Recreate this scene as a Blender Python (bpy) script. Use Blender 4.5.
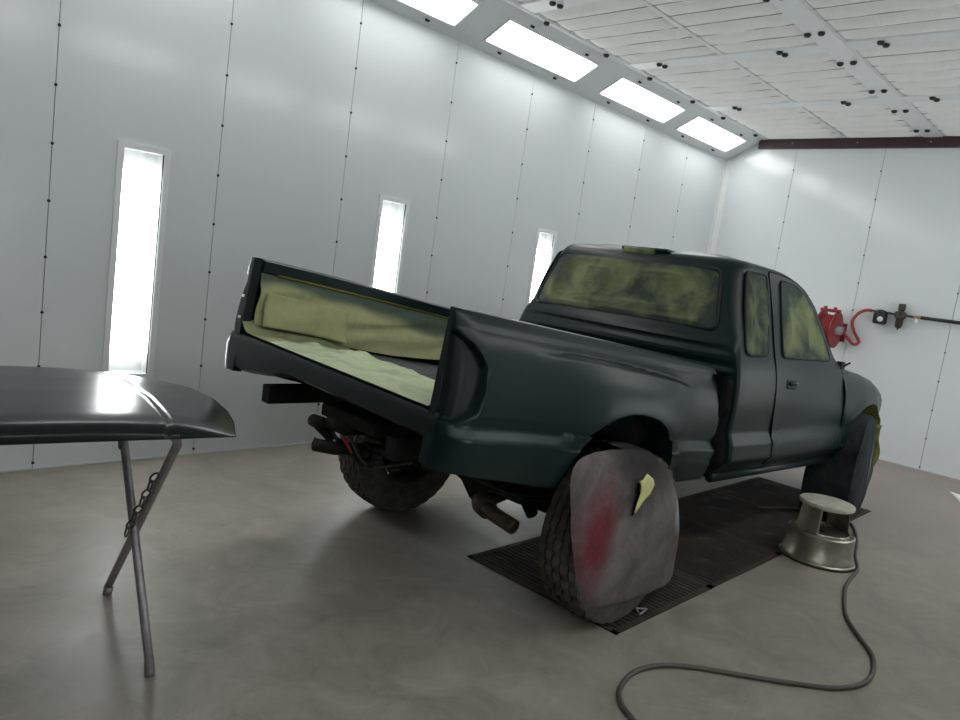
import bpy, bmesh, math, random
from mathutils import Vector, Matrix, noise
random.seed(7)
PI = math.pi
for o in list(bpy.data.objects): bpy.data.objects.remove(o)
S = bpy.context.scene
COL = S.collection

# ------------------------------------------------------------------ camera, light, exposure
cd = bpy.data.cameras.new('camera'); cam = bpy.data.objects.new('camera', cd); COL.objects.link(cam)
R_ = (0.69089985, -0.70989155, 0.13678956); U_ = (-0.00196079, 0.18736943, 0.98228756); F_ = (0.72294782, 0.67893054, -0.12806156)
cam.matrix_world = Matrix(((R_[0], U_[0], -F_[0], 0), (R_[1], U_[1], -F_[1], 0), (R_[2], U_[2], -F_[2], 1.4521), (0, 0, 0, 1)))
cd.sensor_width = 36; cd.lens = 731.46 / 960 * 36; cd.clip_start = 0.02; cd.clip_end = 60
S.camera = cam
w = bpy.data.worlds.new('world'); S.world = w; w.use_nodes = True
w.node_tree.nodes['Background'].inputs[0].default_value = (0.55, 0.6, 0.65, 1)
w.node_tree.nodes['Background'].inputs[1].default_value = 0.05
S.view_settings.view_transform = 'Standard'; S.view_settings.look = 'None'
S.view_settings.exposure = 0.26; S.view_settings.gamma = 1.0; S.view_settings.use_curve_mapping = False
CEIL_E = 8.2      # radiance of the slanted ceiling lights
WALL_E = 13.5       # radiance of the tall wall lights

# ------------------------------------------------------------------ materials
class NT:
    def __init__(s, name):
        s.m = bpy.data.materials.new(name); s.m.use_nodes = True
        s.t = s.m.node_tree; s.b = s.t.nodes['Principled BSDF']; s.out = s.t.nodes['Material Output']
    def n(s, typ, **kw):
        nd = s.t.nodes.new(typ)
        for k, v in kw.items():
            if k in nd.inputs.keys() if isinstance(k, str) else False: nd.inputs[k].default_value = v
            else: setattr(nd, k, v)
        return nd
    def l(s, a, b): s.t.links.new(a, b)
    def obj(s, scale=(1, 1, 1)):
        tc = s.n('ShaderNodeTexCoord'); mp = s.n('ShaderNodeMapping'); mp.inputs['Scale'].default_value = scale
        s.l(tc.outputs['Object'], mp.inputs['Vector']); return mp.outputs['Vector']
    def noise(s, vec, scale, detail=4, rough=0.55, dist=0.0):
        n = s.n('ShaderNodeTexNoise'); n.inputs['Scale'].default_value = scale; n.inputs['Detail'].default_value = detail
        n.inputs['Roughness'].default_value = rough; n.inputs['Distortion'].default_value = dist
        if vec is not None: s.l(vec, n.inputs['Vector'])
        return n.outputs['Fac']
    def ramp(s, fac, stops):
        r = s.n('ShaderNodeValToRGB'); e = r.color_ramp.elements
        while len(e) < len(stops): e.new(0.5)
        for k, (p, c) in enumerate(stops):
            e[k].position = p; e[k].color = (*c, 1) if len(c) == 3 else c
        s.l(fac, r.inputs['Fac']); return r.outputs['Color']
    def mix(s, fac, a, b):
        m = s.n('ShaderNodeMix', data_type='RGBA')
        if hasattr(fac, 'links'): s.l(fac, m.inputs[0])
        else: m.inputs[0].default_value = fac
        for sock, v in ((m.inputs[6], a), (m.inputs[7], b)):
            if hasattr(v, 'links'): s.l(v, sock)
            else: sock.default_value = (*v, 1)
        return m.outputs[2]
    def bump(s, h, strength=0.2, dist=0.01):
        b = s.n('ShaderNodeBump'); b.inputs['Strength'].default_value = strength; b.inputs['Distance'].default_value = dist
        s.l(h, b.inputs['Height']); s.l(b.outputs['Normal'], s.b.inputs['Normal'])
    def col(s, v):
        if hasattr(v, 'links'): s.l(v, s.b.inputs['Base Color'])
        else: s.b.inputs['Base Color'].default_value = (*v, 1)
    def pbr(s, rough=0.5, metal=0.0, spec=0.5):
        s.b.inputs['Roughness'].default_value = rough; s.b.inputs['Metallic'].default_value = metal
        s.b.inputs['Specular IOR Level'].default_value = spec

def plain(name, c, rough=0.5, metal=0.0, var=0.12, nscale=14, bump=0.0, spec=0.5):
    t = NT(name); v = t.obj(); f = t.noise(v, nscale)
    d = tuple(x * (1 - var) for x in c); b = tuple(min(1, x * (1 + var)) for x in c)
    t.col(t.ramp(f, [(0.3, d), (0.7, b)])); t.pbr(rough, metal, spec)
    if bump: t.bump(t.noise(v, nscale * 6), bump, 0.002)
    return t.m

def emit(name, c, e):
    t = NT(name); em = t.n('ShaderNodeEmission'); em.inputs[0].default_value = (*c, 1); em.inputs[1].default_value = e
    t.l(em.outputs[0], t.out.inputs[0]); return t.m

M = {}
M['wall'] = plain('booth_wall_white', (0.70, 0.735, 0.75), 0.16, 0, 0.015, 1.5)
M['seam'] = plain('panel_seam_grey', (0.45, 0.46, 0.46), 0.6)
M['trimw'] = plain('trim_white', (0.80, 0.82, 0.825), 0.35, 0, 0.02)
M['soffit'] = plain('soffit_white', (0.74, 0.765, 0.775), 0.4, 0, 0.02)
M['maroon'] = plain('steel_beam_maroon', (0.035, 0.013, 0.015), 0.5, 0, 0.2)
M['blackp'] = plain('black_plastic', (0.012, 0.012, 0.013), 0.45)
M['rubber'] = plain('black_rubber', (0.02, 0.02, 0.021), 0.65)
M['screw'] = plain('dark_screw_head', (0.03, 0.03, 0.032), 0.4, 0.5)
M['lampc'] = emit('ceiling_lamp_glow', (1.0, 1.0, 0.985), CEIL_E)
M['lampw'] = emit('wall_lamp_glow', (0.98, 1.0, 1.0), WALL_E)
# floor
t = NT('concrete_floor'); v = t.obj()
a = t.noise(v, 0.7, 6, 0.6, 0.4); b = t.noise(v, 4.0, 12, 0.72, 0.9); c = t.noise(v, 45, 4)
base = t.ramp(a, [(0.35, (0.200, 0.185, 0.155)), (0.65, (0.290, 0.264, 0.226))])
base = t.mix(0.55, base, t.ramp(b, [(0.35, (0.150, 0.139, 0.117)), (0.65, (0.34, 0.308, 0.268))]))
pk = t.n('ShaderNodeSeparateXYZ'); t.l(v, pk.inputs[0])
mr = t.n('ShaderNodeMapRange'); t.l(pk.outputs['X'], mr.inputs[0]); mr.inputs[1].default_value = 5.0; mr.inputs[2].default_value = 8.0
mm = t.n('ShaderNodeMath', operation='MULTIPLY'); t.l(mr.outputs[0], mm.inputs[0]); t.l(a, mm.inputs[1])
base = t.mix(mm.outputs[0], base, (0.30, 0.235, 0.225))
t.col(base); t.pbr(0.5, 0, 0.4); t.bump(c, 0.06, 0.002)
t.l(t.ramp(b, [(0.3, (0.36,) * 3), (0.7, (0.58,) * 3)]), t.b.inputs['Roughness'])
M['floor'] = t.m
# satin dark green black paint
def paint(name, c0, c1, r0, r1, coat=0.0):
    t = NT(name); v = t.obj(); f = t.noise(v, 2.2, 3)
    t.col(t.ramp(f, [(0.3, c0), (0.7, c1)]))
    t.pbr(0.4, 0, 0.29); t.l(t.ramp(f, [(0.1, (r0,) * 3), (0.9, (r1,) * 3)]), t.b.inputs['Roughness'])
    t.bump(t.noise(v, 260, 2), 0.02, 0.0004)
    t.b.inputs['Coat Weight'].default_value = coat; t.b.inputs['Coat Roughness'].default_value = 0.25
    return t.m
M['paint'] = paint('satin_dark_green_paint', (0.0035, 0.0125, 0.012), (0.0045, 0.014, 0.0135), 0.32, 0.34)
M['hood'] = paint('satin_black_hood_paint', (0.006, 0.009, 0.009), (0.007, 0.010, 0.010), 0.225, 0.235)
M['jamb'] = plain('overspray_black_jamb', (0.008, 0.013, 0.013), 0.55, spec=0.25)
M['chassis'] = plain('grimy_chassis_black', (0.014, 0.013, 0.013), 0.7, 0, 0.4, 20, 0.3, spec=0.15)
M['bedliner'] = plain('ribbed_bed_floor_grey', (0.055, 0.058, 0.062), 0.5, 0, 0.2)
M['rust'] = plain('rusty_exhaust_steel', (0.060, 0.044, 0.028), 0.6, 0.3, 0.45, 18, 0.3)
M['gap'] = plain('panel_gap_black', (0.003, 0.003, 0.003), 0.9, spec=0.05)
# masking paper : olive paper with drifts of dark overspray
def paper(name, c, dark, cov, scale=3.2, rough=0.7, edge=True):
    t = NT(name); v = t.obj(); f = t.noise(v, scale, 4, 0.55, 0.8)
    g = t.noise(v, scale * 7, 3)
    base = t.mix(0.25, c, t.ramp(g, [(0.3, tuple(x * 0.75 for x in c)), (0.7, tuple(min(1, x * 1.2) for x in c))]))
    fac = t.ramp(f, [(cov - 0.13, (1, 1, 1)), (cov + 0.13, (0, 0, 0))])
    if edge:
        at = t.n('ShaderNodeAttribute'); at.attribute_name = 'spray'
        ad = t.n('ShaderNodeMath', operation='ADD', use_clamp=True); t.l(fac, ad.inputs[0]); t.l(at.outputs['Fac'], ad.inputs[1]); fac = ad.outputs[0]
    t.col(t.mix(fac, base, dark)); t.pbr(rough, 0, 0.3); t.bump(t.noise(v, scale * 2.2, 5, 0.6, 2.0), 0.5, 0.02)
    return t.m
M['mask'] = paper('oversprayed_masking_paper', (0.165, 0.195, 0.085), (0.026, 0.040, 0.032), 0.48)
M['wallpaper'] = paper('olive_masking_paper', (0.42, 0.43, 0.225), (0.085, 0.115, 0.085), 0.27, 2.0)
M['bedpaper'] = paper('pale_green_masking_paper', (0.46, 0.53, 0.33), (0.26, 0.33, 0.21), 0.36, 4.0, 0.7, False)
M['tape'] = plain('yellow_masking_tape', (0.22, 0.19, 0.03), 0.6)
M['greenpaper'] = paper('yellow_green_paper', (0.22, 0.22, 0.055), (0.07, 0.08, 0.022), 0.45, 9.0, 0.7, False)
# wheel bag : grey brown cloth with a red drift and pale edge (object space stains)
def bag(name, base0, base1, spots, scale=5.0, rough=0.6):
    t = NT(name); v = t.obj(); f = t.noise(v, scale, 5, 0.6, 0.5)
    c = t.ramp(f, [(0.3, base0), (0.7, base1)])
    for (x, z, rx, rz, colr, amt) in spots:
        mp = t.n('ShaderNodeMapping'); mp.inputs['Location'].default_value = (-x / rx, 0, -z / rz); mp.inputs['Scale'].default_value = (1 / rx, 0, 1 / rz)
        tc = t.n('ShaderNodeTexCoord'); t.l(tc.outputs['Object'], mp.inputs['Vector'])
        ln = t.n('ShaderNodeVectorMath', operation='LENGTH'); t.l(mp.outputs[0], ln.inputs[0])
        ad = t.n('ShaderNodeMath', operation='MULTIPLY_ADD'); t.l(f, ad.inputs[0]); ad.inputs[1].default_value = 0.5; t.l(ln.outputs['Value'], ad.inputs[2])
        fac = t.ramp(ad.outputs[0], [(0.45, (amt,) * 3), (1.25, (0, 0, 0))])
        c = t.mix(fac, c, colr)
    t.col(c); t.pbr(0.8, 0, 0.12); t.bump(t.noise(v, 14, 6, 0.65, 1.0), 0.55, 0.012)
    return t.m
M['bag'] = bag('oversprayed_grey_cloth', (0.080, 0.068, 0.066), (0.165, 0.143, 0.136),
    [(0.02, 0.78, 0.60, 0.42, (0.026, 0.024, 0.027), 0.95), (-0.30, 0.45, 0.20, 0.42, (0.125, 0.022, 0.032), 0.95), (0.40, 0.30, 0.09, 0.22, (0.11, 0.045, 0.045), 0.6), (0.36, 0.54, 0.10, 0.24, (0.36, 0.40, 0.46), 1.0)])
M['bagf'] = bag('oversprayed_dark_cloth', (0.010, 0.016, 0.018), (0.034, 0.036, 0.038),
    [(0.18, 0.25, 0.2, 0.35, (0.075, 0.05, 0.05), 0.9), (-0.02, 0.45, 0.07, 0.30, (0.16, 0.24, 0.24), 0.9)], 8.0)
M['torn'] = plain('yellow_torn_paper', (0.52, 0.50, 0.22), 0.7)
M['tyre'] = plain('dusty_tyre_rubber', (0.075, 0.071, 0.060), 0.85, 0, 0.3, 25, spec=0.15)
M['rim'] = plain('dark_steel_wheel', (0.035, 0.033, 0.031), 0.55, 0.4, 0.3)
M['steel'] = plain('worn_grey_steel_tube', (0.30, 0.275, 0.285), 0.42, 0.4, 0.22, 30, 0.1)
M['chain'] = plain('dark_steel_chain', (0.10, 0.10, 0.11), 0.4, 0.7)
t = NT('dusty_stool_metal'); v = t.obj(); f = t.noise(v, 9, 5, 0.6)
t.col(t.ramp(f, [(0.3, (0.24, 0.225, 0.185)), (0.7, (0.42, 0.40, 0.335))])); t.pbr(0.33, 0.85); t.bump(t.noise(v, 60, 3), 0.08, 0.002); M['stool'] = t.m
M['stooltop'] = plain('worn_stool_tread', (0.40, 0.39, 0.33), 0.6, 0.1, 0.2, 20)
t = NT('oversprayed_grating_steel'); v = t.obj(); f = t.noise(v, 1.8, 5, 0.6); f2 = t.noise(v, 7, 4)
c = t.ramp(f, [(0.35, (0.030, 0.026, 0.025)), (0.65, (0.065, 0.048, 0.045))])
t.col(t.mix(t.ramp(f2, [(0.58, (0, 0, 0)), (0.72, (0.6,) * 3)]), c, (0.10, 0.115, 0.125))); t.pbr(0.7, 0.0, 0.15); M['grate'] = t.m
M['pit'] = plain('pit_black', (0.008, 0.008, 0.008), 0.9)
M['red'] = plain('red_reel_enamel', (0.24, 0.014, 0.018), 0.4, 0, 0.25)
M['redhose'] = plain('red_rubber_hose', (0.34, 0.035, 0.035), 0.5)
M['bronze'] = plain('grimy_bronze_filter', (0.05, 0.042, 0.035), 0.45, 0.5, 0.3)
M['white'] = plain('white_plastic', (0.75, 0.76, 0.74), 0.4)
M['brass'] = plain('brass_fitting', (0.35, 0.28, 0.12), 0.35, 0.8)
M['dusthose'] = plain('dusty_grey_brown_hose', (0.075, 0.062, 0.060), 0.6)
t = NT('filter_media_white'); v = t.obj(); f = t.noise(t.obj((1, 14, 1)), 9, 4); f2 = t.noise(v, 5, 4)
t.col(t.mix(0.5, t.ramp(f, [(0.3, (0.84, 0.84, 0.82)), (0.7, (0.93, 0.93, 0.915))]), t.ramp(f2, [(0.3, (0.82, 0.82, 0.80)), (0.7, (0.93, 0.93, 0.915))]))); t.pbr(0.9, 0, 0.1); t.bump(f, 0.2, 0.006); M['filter'] = t.m
M['wire'] = plain('galvanised_wire', (0.36, 0.36, 0.35), 0.5, 0.3)
M['dark'] = plain('dark_unseen_front_wall', (0.05, 0.052, 0.055), 0.6)  # guessed finish, dark so the truck's reflections come out darker
M['reflector'] = plain('grey_lamp_reflector', (0.50, 0.51, 0.51), 0.4)
M['glass'] = None
t = NT('lamp_cover_glass'); tr = t.n('ShaderNodeBsdfTransparent'); gl = t.n('ShaderNodeBsdfGlossy'); gl.inputs['Roughness'].default_value = 0.08
tr.inputs[0].default_value = (0.97, 0.985, 0.98, 1)
mx = t.n('ShaderNodeMixShader'); mx.inputs[0].default_value = 0.05; t.l(tr.outputs[0], mx.inputs[1]); t.l(gl.outputs[0], mx.inputs[2]); t.l(mx.outputs[0], t.out.inputs[0]); M['glass'] = t.m

# ------------------------------------------------------------------ mesh helpers
class G:
    """collects geometry for ONE mesh"""
    def __init__(s): s.v = []; s.f = []; s.spray = None
    def add(s, vs, fs):
        o = len(s.v); s.v += [tuple(p) for p in vs]; s.f += [tuple(i + o for i in f) for f in fs]; return s
    def box(s, c, d, rot=None):
        x, y, z = d[0] / 2, d[1] / 2, d[2] / 2
        P = [Vector((i, j, k)) for k in (-z, z) for j in (-y, y) for i in (-x, x)]
        if rot is not None: P = [rot @ p for p in P]
        c = Vector(c)
        return s.add([p + c for p in P], [(0, 2, 3, 1), (4, 5, 7, 6), (0, 1, 5, 4), (2, 6, 7, 3), (0, 4, 6, 2), (1, 3, 7, 5)])
    def box2(s, a, b): return s.box([(a[i] + b[i]) / 2 for i in range(3)], [abs(b[i] - a[i]) for i in range(3)])
    def grid(s, rows, closed_u=False, flip=False):
        n = len(rows[0]); o = len(s.v)
        for r in rows: s.v += [tuple(p) for p in r]
        for i in range(len(rows) - 1):
            for j in range(n if closed_u else n - 1):
                k = (j + 1) % n; q = (o + i * n + j, o + i * n + k, o + (i + 1) * n + k, o + (i + 1) * n + j)
                s.f.append(q[::-1] if flip else q)
        return s
    def fan(s, ring, c, flip=False):
        o = len(s.v); s.v += [tuple(p) for p in ring] + [tuple(c)]; n = len(ring)
        for j in range(n):
            q = (o + j, o + (j + 1) % n, o + n); s.f.append(q[::-1] if flip else q)
        return s
    def tube(s, pts, r, seg=10, caps=True, closed=False):
        P = [Vector(p) for p in pts]; n = len(P); rr = r if isinstance(r, (list, tuple)) else [r] * n
        up = None; rows = []
        for i in range(n):
            if closed: d = P[(i + 1) % n] - P[i - 1]
            else: d = P[min(i + 1, n - 1)] - P[max(i - 1, 0)]
            d.normalize()
            if up is None:
                up = Vector((0, 0, 1)) if abs(d.z) < 0.9 else Vector((1, 0, 0))
            a = d.cross(up).normalized(); up = a.cross(d).normalized()
            rows.append([P[i] + (a * math.cos(2 * PI * k / seg) + up * math.sin(2 * PI * k / seg)) * rr[i] for k in range(seg)])
        if closed: rows.append(rows[0])
        s.grid(rows, True)
        if caps and not closed:
            s.fan(rows[0], P[0], True); s.fan(rows[-1], P[-1])
        return s
    def cyl(s, a, b, r, seg=16): return s.tube([a, b], r, seg)
    def lathe(s, prof, c, axis='z', seg=48, a0=0, a1=2 * PI):
        c = Vector(c); full = abs(a1 - a0 - 2 * PI) < 1e-6; rows = []
        for (r, h) in prof:
            row = []
            for k in range(seg if full else seg + 1):
                t = a0 + (a1 - a0) * k / seg; x, y = r * math.cos(t), r * math.sin(t)
                row.append(c + {'z': Vector((x, y, h)), 'y': Vector((x, h, y)), 'x': Vector((h, x, y))}[axis])
            rows.append(row)
        return s.grid(rows, full)
    def sphere(s, c, r, seg=10, sc=(1, 1, 1)):
        rows = []
        for i in range(seg // 2 + 1):
            a = PI * i / (seg // 2); rows.append([(c[0] + r * sc[0] * math.sin(a) * math.cos(2 * PI * k / seg), c[1] + r * sc[1] * math.sin(a) * math.sin(2 * PI * k / seg), c[2] + r * sc[2] * math.cos(a)) for k in range(seg)])
        return s.grid(rows, True)
    def map(s, fn): s.v = [tuple(fn(Vector(p))) for p in s.v]; return s
    def mirror_y(s):
        s.v = [(x, -y, z) for x, y, z in s.v]; s.f = [f[::-1] for f in s.f]; return s
    def build(s, name, mat, parent=None, smooth=True, bevel=0, solid=0, autos=None, label=None, loc=None):
        me = bpy.data.meshes.new(name); me.from_pydata(s.v, [], s.f)
        if s.spray:
            at = me.attributes.new('spray', 'FLOAT', 'POINT'); at.data.foreach_set('value', s.spray)
        bm = bmesh.new(); bm.from_mesh(me); bmesh.ops.remove_doubles(bm, verts=bm.verts, dist=1e-5)
        bmesh.ops.recalc_face_normals(bm, faces=bm.faces) if solid == 0 else None
        bm.to_mesh(me); bm.free()
        for p in me.polygons: p.use_smooth = smooth
        if smooth and autos: me.set_sharp_from_angle(angle=math.radians(autos))
        me.materials.append(mat)
        o = bpy.data.objects.new(name, me); COL.objects.link(o)
        if loc: o.location = loc
        if parent: o.parent = parent
        if bevel:
            m = o.modifiers.new('bevel', 'BEVEL'); m.width = bevel; m.segments = 2; m.limit_method = 'ANGLE'
        if solid:
            m = o.modifiers.new('solid', 'SOLIDIFY'); m.thickness = solid; m.offset = 0
        if label: o['label'] = label
        return o

def thing(name, label, cat, loc=(0, 0, 0), rz=0, group=None):
    o = bpy.data.objects.new(name, None); COL.objects.link(o); o.location = loc; o.rotation_euler = (0, 0, rz); o.empty_display_size = 0.1
    return tag(o, label, cat, group)
def tag(o, label, cat, group=None):
    o['label'] = label; o['category'] = cat
    if group: o['group'] = group
    return o
def struct(o): o['kind'] = 'structure'; return o
def lerp(a, b, t): return a + (b - a) * t
def interp(tab, x):
    if x <= tab[0][0]: return tab[0][1]
    for (x0, y0), (x1, y1) in zip(tab, tab[1:]):
        if x <= x1: return lerp(y0, y1, (x - x0) / (x1 - x0))
    return tab[-1][1]
def sstep(a, b, x):
    t = min(1, max(0, (x - a) / (b - a))); return t * t * (3 - 2 * t)
def spline(pts, n=12, closed=False):
    P = [Vector(p) for p in pts]; out = []; N = len(P)
    rng = range(N if closed else N - 1)
    for i in rng:
        g = (lambda k: P[k % N]) if closed else (lambda k: P[min(max(k, 0), N - 1)])
        p0, p1, p2, p3 = g(i - 1), g(i), g(i + 1), g(i + 2)
        for k in range(n):
            t = k / n
            out.append(0.5 * ((2 * p1) + (p2 - p0) * t + (2 * p0 - 5 * p1 + 4 * p2 - p3) * t * t + (3 * p1 - p0 - 3 * p2 + p3) * t ** 3))
    if not closed: out.append(P[-1])
    return out
def copy_tree(o, parent=None):
    c = o.copy(); COL.objects.link(c); c.parent = parent
    for ch in list(o.children): copy_tree(ch, c)
    return c
def patch(outline, surf, off=0.003, rings=10, wr=0.0, wf=9.0, edge=0.25, dense=6, seed=0.0, skirt=0.004, hang=None):
    """a skin over surf(u,v) inside the rounded outline; rim turned down to the surface"""
    pts = []
    n = len(outline)
    for i in range(n):
        a, b = outline[i], outline[(i + 1) % n]
        for k in range(dense): pts.append((lerp(a[0], b[0], k / dense), lerp(a[1], b[1], k / dense)))
    cx = sum(p[0] for p in pts) / len(pts); cz = sum(p[1] for p in pts) / len(pts)
    g = G(); rows = []; spray = []
    for i in range(rings + 2):
        if i == 0: f, o = 1.0, -skirt
        else: f, o = 1 - ((i - 1) / rings) ** 1.0 * 0.98, off
        row = []
        for (a, b) in pts:
            u, v = cx + (a - cx) * f, cz + (b - cz) * f
            base, nrm = surf(u, v)
            d = o
            if wr and i > 0:
                q = Vector((u * wf + seed, v * wf * 0.6 + seed, seed))
                r = abs(noise.noise(q)) ; d += max(-.0015, wr * (0.9 - 2.2 * r) * min(1, (1 - f) * 6))
            row.append(base + nrm * d)
            spray.append(max(0, 1 - (1 - f) / edge) * (0.75 + 0.5 * noise.noise(Vector((u * 6, v * 6, seed + 3)))) if edge else 0)
        rows.append(row)
    g.grid(rows, True)
    g.fan(rows[-1], sum((Vector(p) for p in rows[-1]), Vector()) / len(pts))
    if edge: g.spray = [max(0.0, min(1.0, q)) for q in spray + spray[-len(pts):]] + [0.0]
    return g
def round_poly(pts, r=0.03, n=4):
    out = []; N = len(pts)
    for i in range(N):
        p = Vector((*pts[i], 0)); a = Vector((*pts[i - 1], 0)); b = Vector((*pts[(i + 1) % N], 0))
        da, db = (a - p), (b - p); ra = min(r, da.length * 0.45); rb = min(r, db.length * 0.45)
        s, e = p + da.normalized() * ra, p + db.normalized() * rb
        for k in range(n + 1):
            t = k / n; q = s * (1 - t) ** 2 + p * 2 * t * (1 - t) + e * t * t; out.append((q.x, q.y))
    return out

# ================================================================== THE BOOTH
YL, YR, XB, XF = 4.40, -0.30, 8.55, -1.60
ZW, ZC, YS = 3.121, 3.355, 3.955       # wall top, ceiling, inner edge of the slanted soffit
PW = 0.9135; X0 = 1.218               # panel width and the first seam
fl = G().box2((XF - .1, YR - .1, -0.08), (2.62, YL + .1, 0)); fl.box2((6.15, YR - .1, -0.08), (XB + .1, YL + .1, 0))
fl.box2((2.62, YR - .1, -0.08), (6.15, 1.465, 0)); fl.box2((2.62, 2.362, -0.08), (6.15, YL + .1, 0))
fl.box2((2.60, 1.44, -0.30), (6.17, 2.39, -0.28))
for a, b in (((2.60, 1.44), (6.17, 1.465)), ((2.60, 2.362), (6.17, 2.39)), ((2.60, 1.44), (2.62, 2.39)), ((6.15, 1.44), (6.17, 2.39))):
    fl.box2((a[0], a[1], -0.29), (b[0], b[1], -0.02))
struct(fl.build('floor', M['floor'], smooth=False))

wl_spots = [(1.54, 1.832), (3.37, 3.665), (5.195, 5.49), (7.02, 7.315)]
WZ0, WZ1 = 0.50, 1.858
def wall_panels(name, y0, y1, holes, axis='x', lo=XF, hi=XB, first=X0, step=PW, top=ZW):
    """one wall: butted sheet panels with a 4 mm joint over a backing sheet"""
    g = G(); edges = [lo]; x = first - math.floor((first - lo) / step) * step
    if x - lo > 0.05: edges.append(x)
    else: edges[0] = x
    while edges[-1] + step < hi - 0.05: edges.append(edges[-1] + step)
    edges.append(hi)
    gp = 0.002
    def bx(a, b, z0, z1):
        if axis == 'x': g.box2((a, y0, z0), (b, y1, z1))
        else: g.box2((y0, a, z0), (y1, b, z1))
    for a, b in zip(edges, edges[1:]):
        a, b = a + gp, b - gp
        hs = [h for h in holes if h[0] > a and h[1] < b]
        if not hs: bx(a, b, 0, top); continue
        h = hs[0]; bx(a, h[0], 0, top); bx(h[1], b, 0, top); bx(h[0], h[1], 0, WZ0); bx(h[0], h[1], WZ1, top)
    return g, edges
g, e_left = wall_panels('wall_left', YL, YL + 0.05, wl_spots)
wl = struct(g.build('wall_left', M['wall'], smooth=False))
struct(G().box2((XF, YL + 0.10, 0), (XB, YL + 0.12, ZW)).build('trim_1', M['seam'], smooth=False))
g, e_right = wall_panels('wall_right', YR - 0.05, YR, [h for k, h in enumerate(wl_spots) if k != 1])
wr_ = struct(g.build('wall_right', M['wall'], smooth=False))
BS = [3.553, 2.6245, 1.689]
g, e_back = wall_panels('wall_back', XB, XB + 0.05, [], 'y', YR, YL, 3.553 - 4 * 0.932, 0.932, ZC)
wb = struct(g.build('wall_back', M['wall'], smooth=False))
struct(G().box2((XB + 0.06, YR, 0), (XB + 0.08, YL, ZC)).build('trim_2', M['seam'], smooth=False))
wf = struct(G().box2((XF - 0.05, YR, 0), (XF, YL, ZC)).build('wall_front', M['dark'], smooth=False))  # out of view; made dark to deepen reflections on the truck
# black screw heads along the seams
def screw(parent, p, axis, r=0.0085, name='screw'):
    g = G(); d = {'y': (0, -1, 0), '-y': (0, 1, 0), 'x': (-1, 0, 0)}[axis]
    p = Vector(p); d = Vector(d); g.tube([p - d * 0.002, p + d * 0.004, p + d * 0.008], [r, r, r * 0.55], 8)
    return g.build(name, M['screw'], parent)
sm = screw(wl, (0, 0, 0), 'y'); smx = screw(wb, (0, 0, 0), 'x')
first = True
for k in range(8):
    x = X0 + PW * k
    for j in range(11):
        z = 0.036 if j == 0 else 0.58 + 0.2975 * (j - 2) if j > 1 else 0.29
        if z > ZW - 0.05: continue
        o = sm if first else sm.copy()
        if not first: COL.objects.link(o)
        first = False; o.location = (x, YL, z)
first = True
for y in BS:
    for j in range(11):
        z = 0.03 + 0.298 * j
        o = smx if first else smx.copy()
        if not first: COL.objects.link(o)
        first = False; o.location = (XB, y, z)
struct(G().box2((XF, YL - .012, 0), (XB, YL, 0.006)).build('baseboard_left', M['seam'], smooth=False))
struct(G().box2((XB - .012, YR, 0), (XB, YL, 0.006)).build('baseboard_back', M['seam'], smooth=False))
g = G().box2((XB - 0.075, YL - 0.006, 0), (XB, YL, ZW)); g.box2((XB - 0.006, YL - 0.075, 0), (XB, YL, ZW))
struct(g.build('trim_3', M['trimw'], smooth=False))
# ceiling sheet and the slanted soffits with openings for the lamps
struct(G().box2((XF, YR, ZC + 0.10), (XB, YL, ZC + 0.14)).build('ceiling', M['trimw'], smooth=False))
LX = [4.715 + 1.5 * k for k in (-4, -3, -2, -1)] + [4.715, 6.265, 7.715]
LL = 1.165
sdir = Vector((0, YS - YL, ZC - ZW)); SL = sdir.length; sdir.normalize()
def soff(x, s, d=0.0, side=1):
    """point on the slanted soffit: s metres up from the wall, d metres out into the room"""
    nrm = Vector((0, -sdir.z, sdir.y)) if True else None
    p = Vector((x, YL, ZW)) + sdir * s + Vector((0, sdir.z * -1, sdir.y)) * 0
    n = Vector((0, -abs(sdir.z), -abs(sdir.y))).normalized()
    p = p + n * d
    if side < 0: p.y = YL + YR - p.y
    return p
S0, S1 = 0.112, 0.382
def sbox(g, xa, xb, sa, sb, da, db, side):
    P = [soff(x, s, d, side) for d in (da, db) for s in (sa, sb) for x in (xa, xb)]
    g.add(P, [(0, 2, 3, 1), (4, 5, 7, 6), (0, 1, 5, 4), (2, 6, 7, 3), (0, 4, 6, 2), (1, 3, 7, 5)])
for side, nm in ((1, 'trim_4'), (-1, 'trim_5')):
    g = G(); edges = [XF]
    for x in LX: edges += [x - LL / 2, x + LL / 2]
    edges.append(XB)
    sbox(g, XF, XB, 0, S0, -0.01, 0, side); sbox(g, XF, XB, S1, SL, -0.01, 0, side)
    for a, b in zip(edges[::2], edges[1::2]): sbox(g, a, b, S0, S1, -0.01, 0, side)
    # thin lip that carries the filter frames
    sbox(g, XF, XB, SL - 0.004, SL + 0.02, -0.02, 0.012, side)
    so = struct(g.build(nm, M['soffit'], smooth=False))
    if side > 0: soffit_l = so
def knob_mesh(r=0.024, h=0.022):
    g = G(); g.lathe([(0.001, 0), (r, 0), (r * 1.05, -h * 0.5), (r * 0.7, -h), (0.001, -h * 1.05)], (0, 0, 0), 'z', 12); return g
ck = None
def knob(parent, loc, rot=None, scale=1.0):
    global ck
    if ck is None: o = knob_mesh().build('wing_knob', M['blackp'], parent); ck = o
    else:
        o = ck.copy(); COL.objects.link(o); o.parent = parent
    o.location = loc; o.rotation_euler = rot or (0, 0, 0); o.scale = (scale,) * 3
    return o
tilt = math.atan2(abs(sdir.z), abs(sdir.y))
for i, x in enumerate(LX[2:]):
    for dx in (-0.36, 0.36):
        for s in (S0 - 0.045, S1 + 0.045):
            knob(soffit_l, soff(x + dx, s, 0.0), (-(PI / 2 - tilt) if False else -tilt * -1.0, 0, 0), 0.8)
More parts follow.
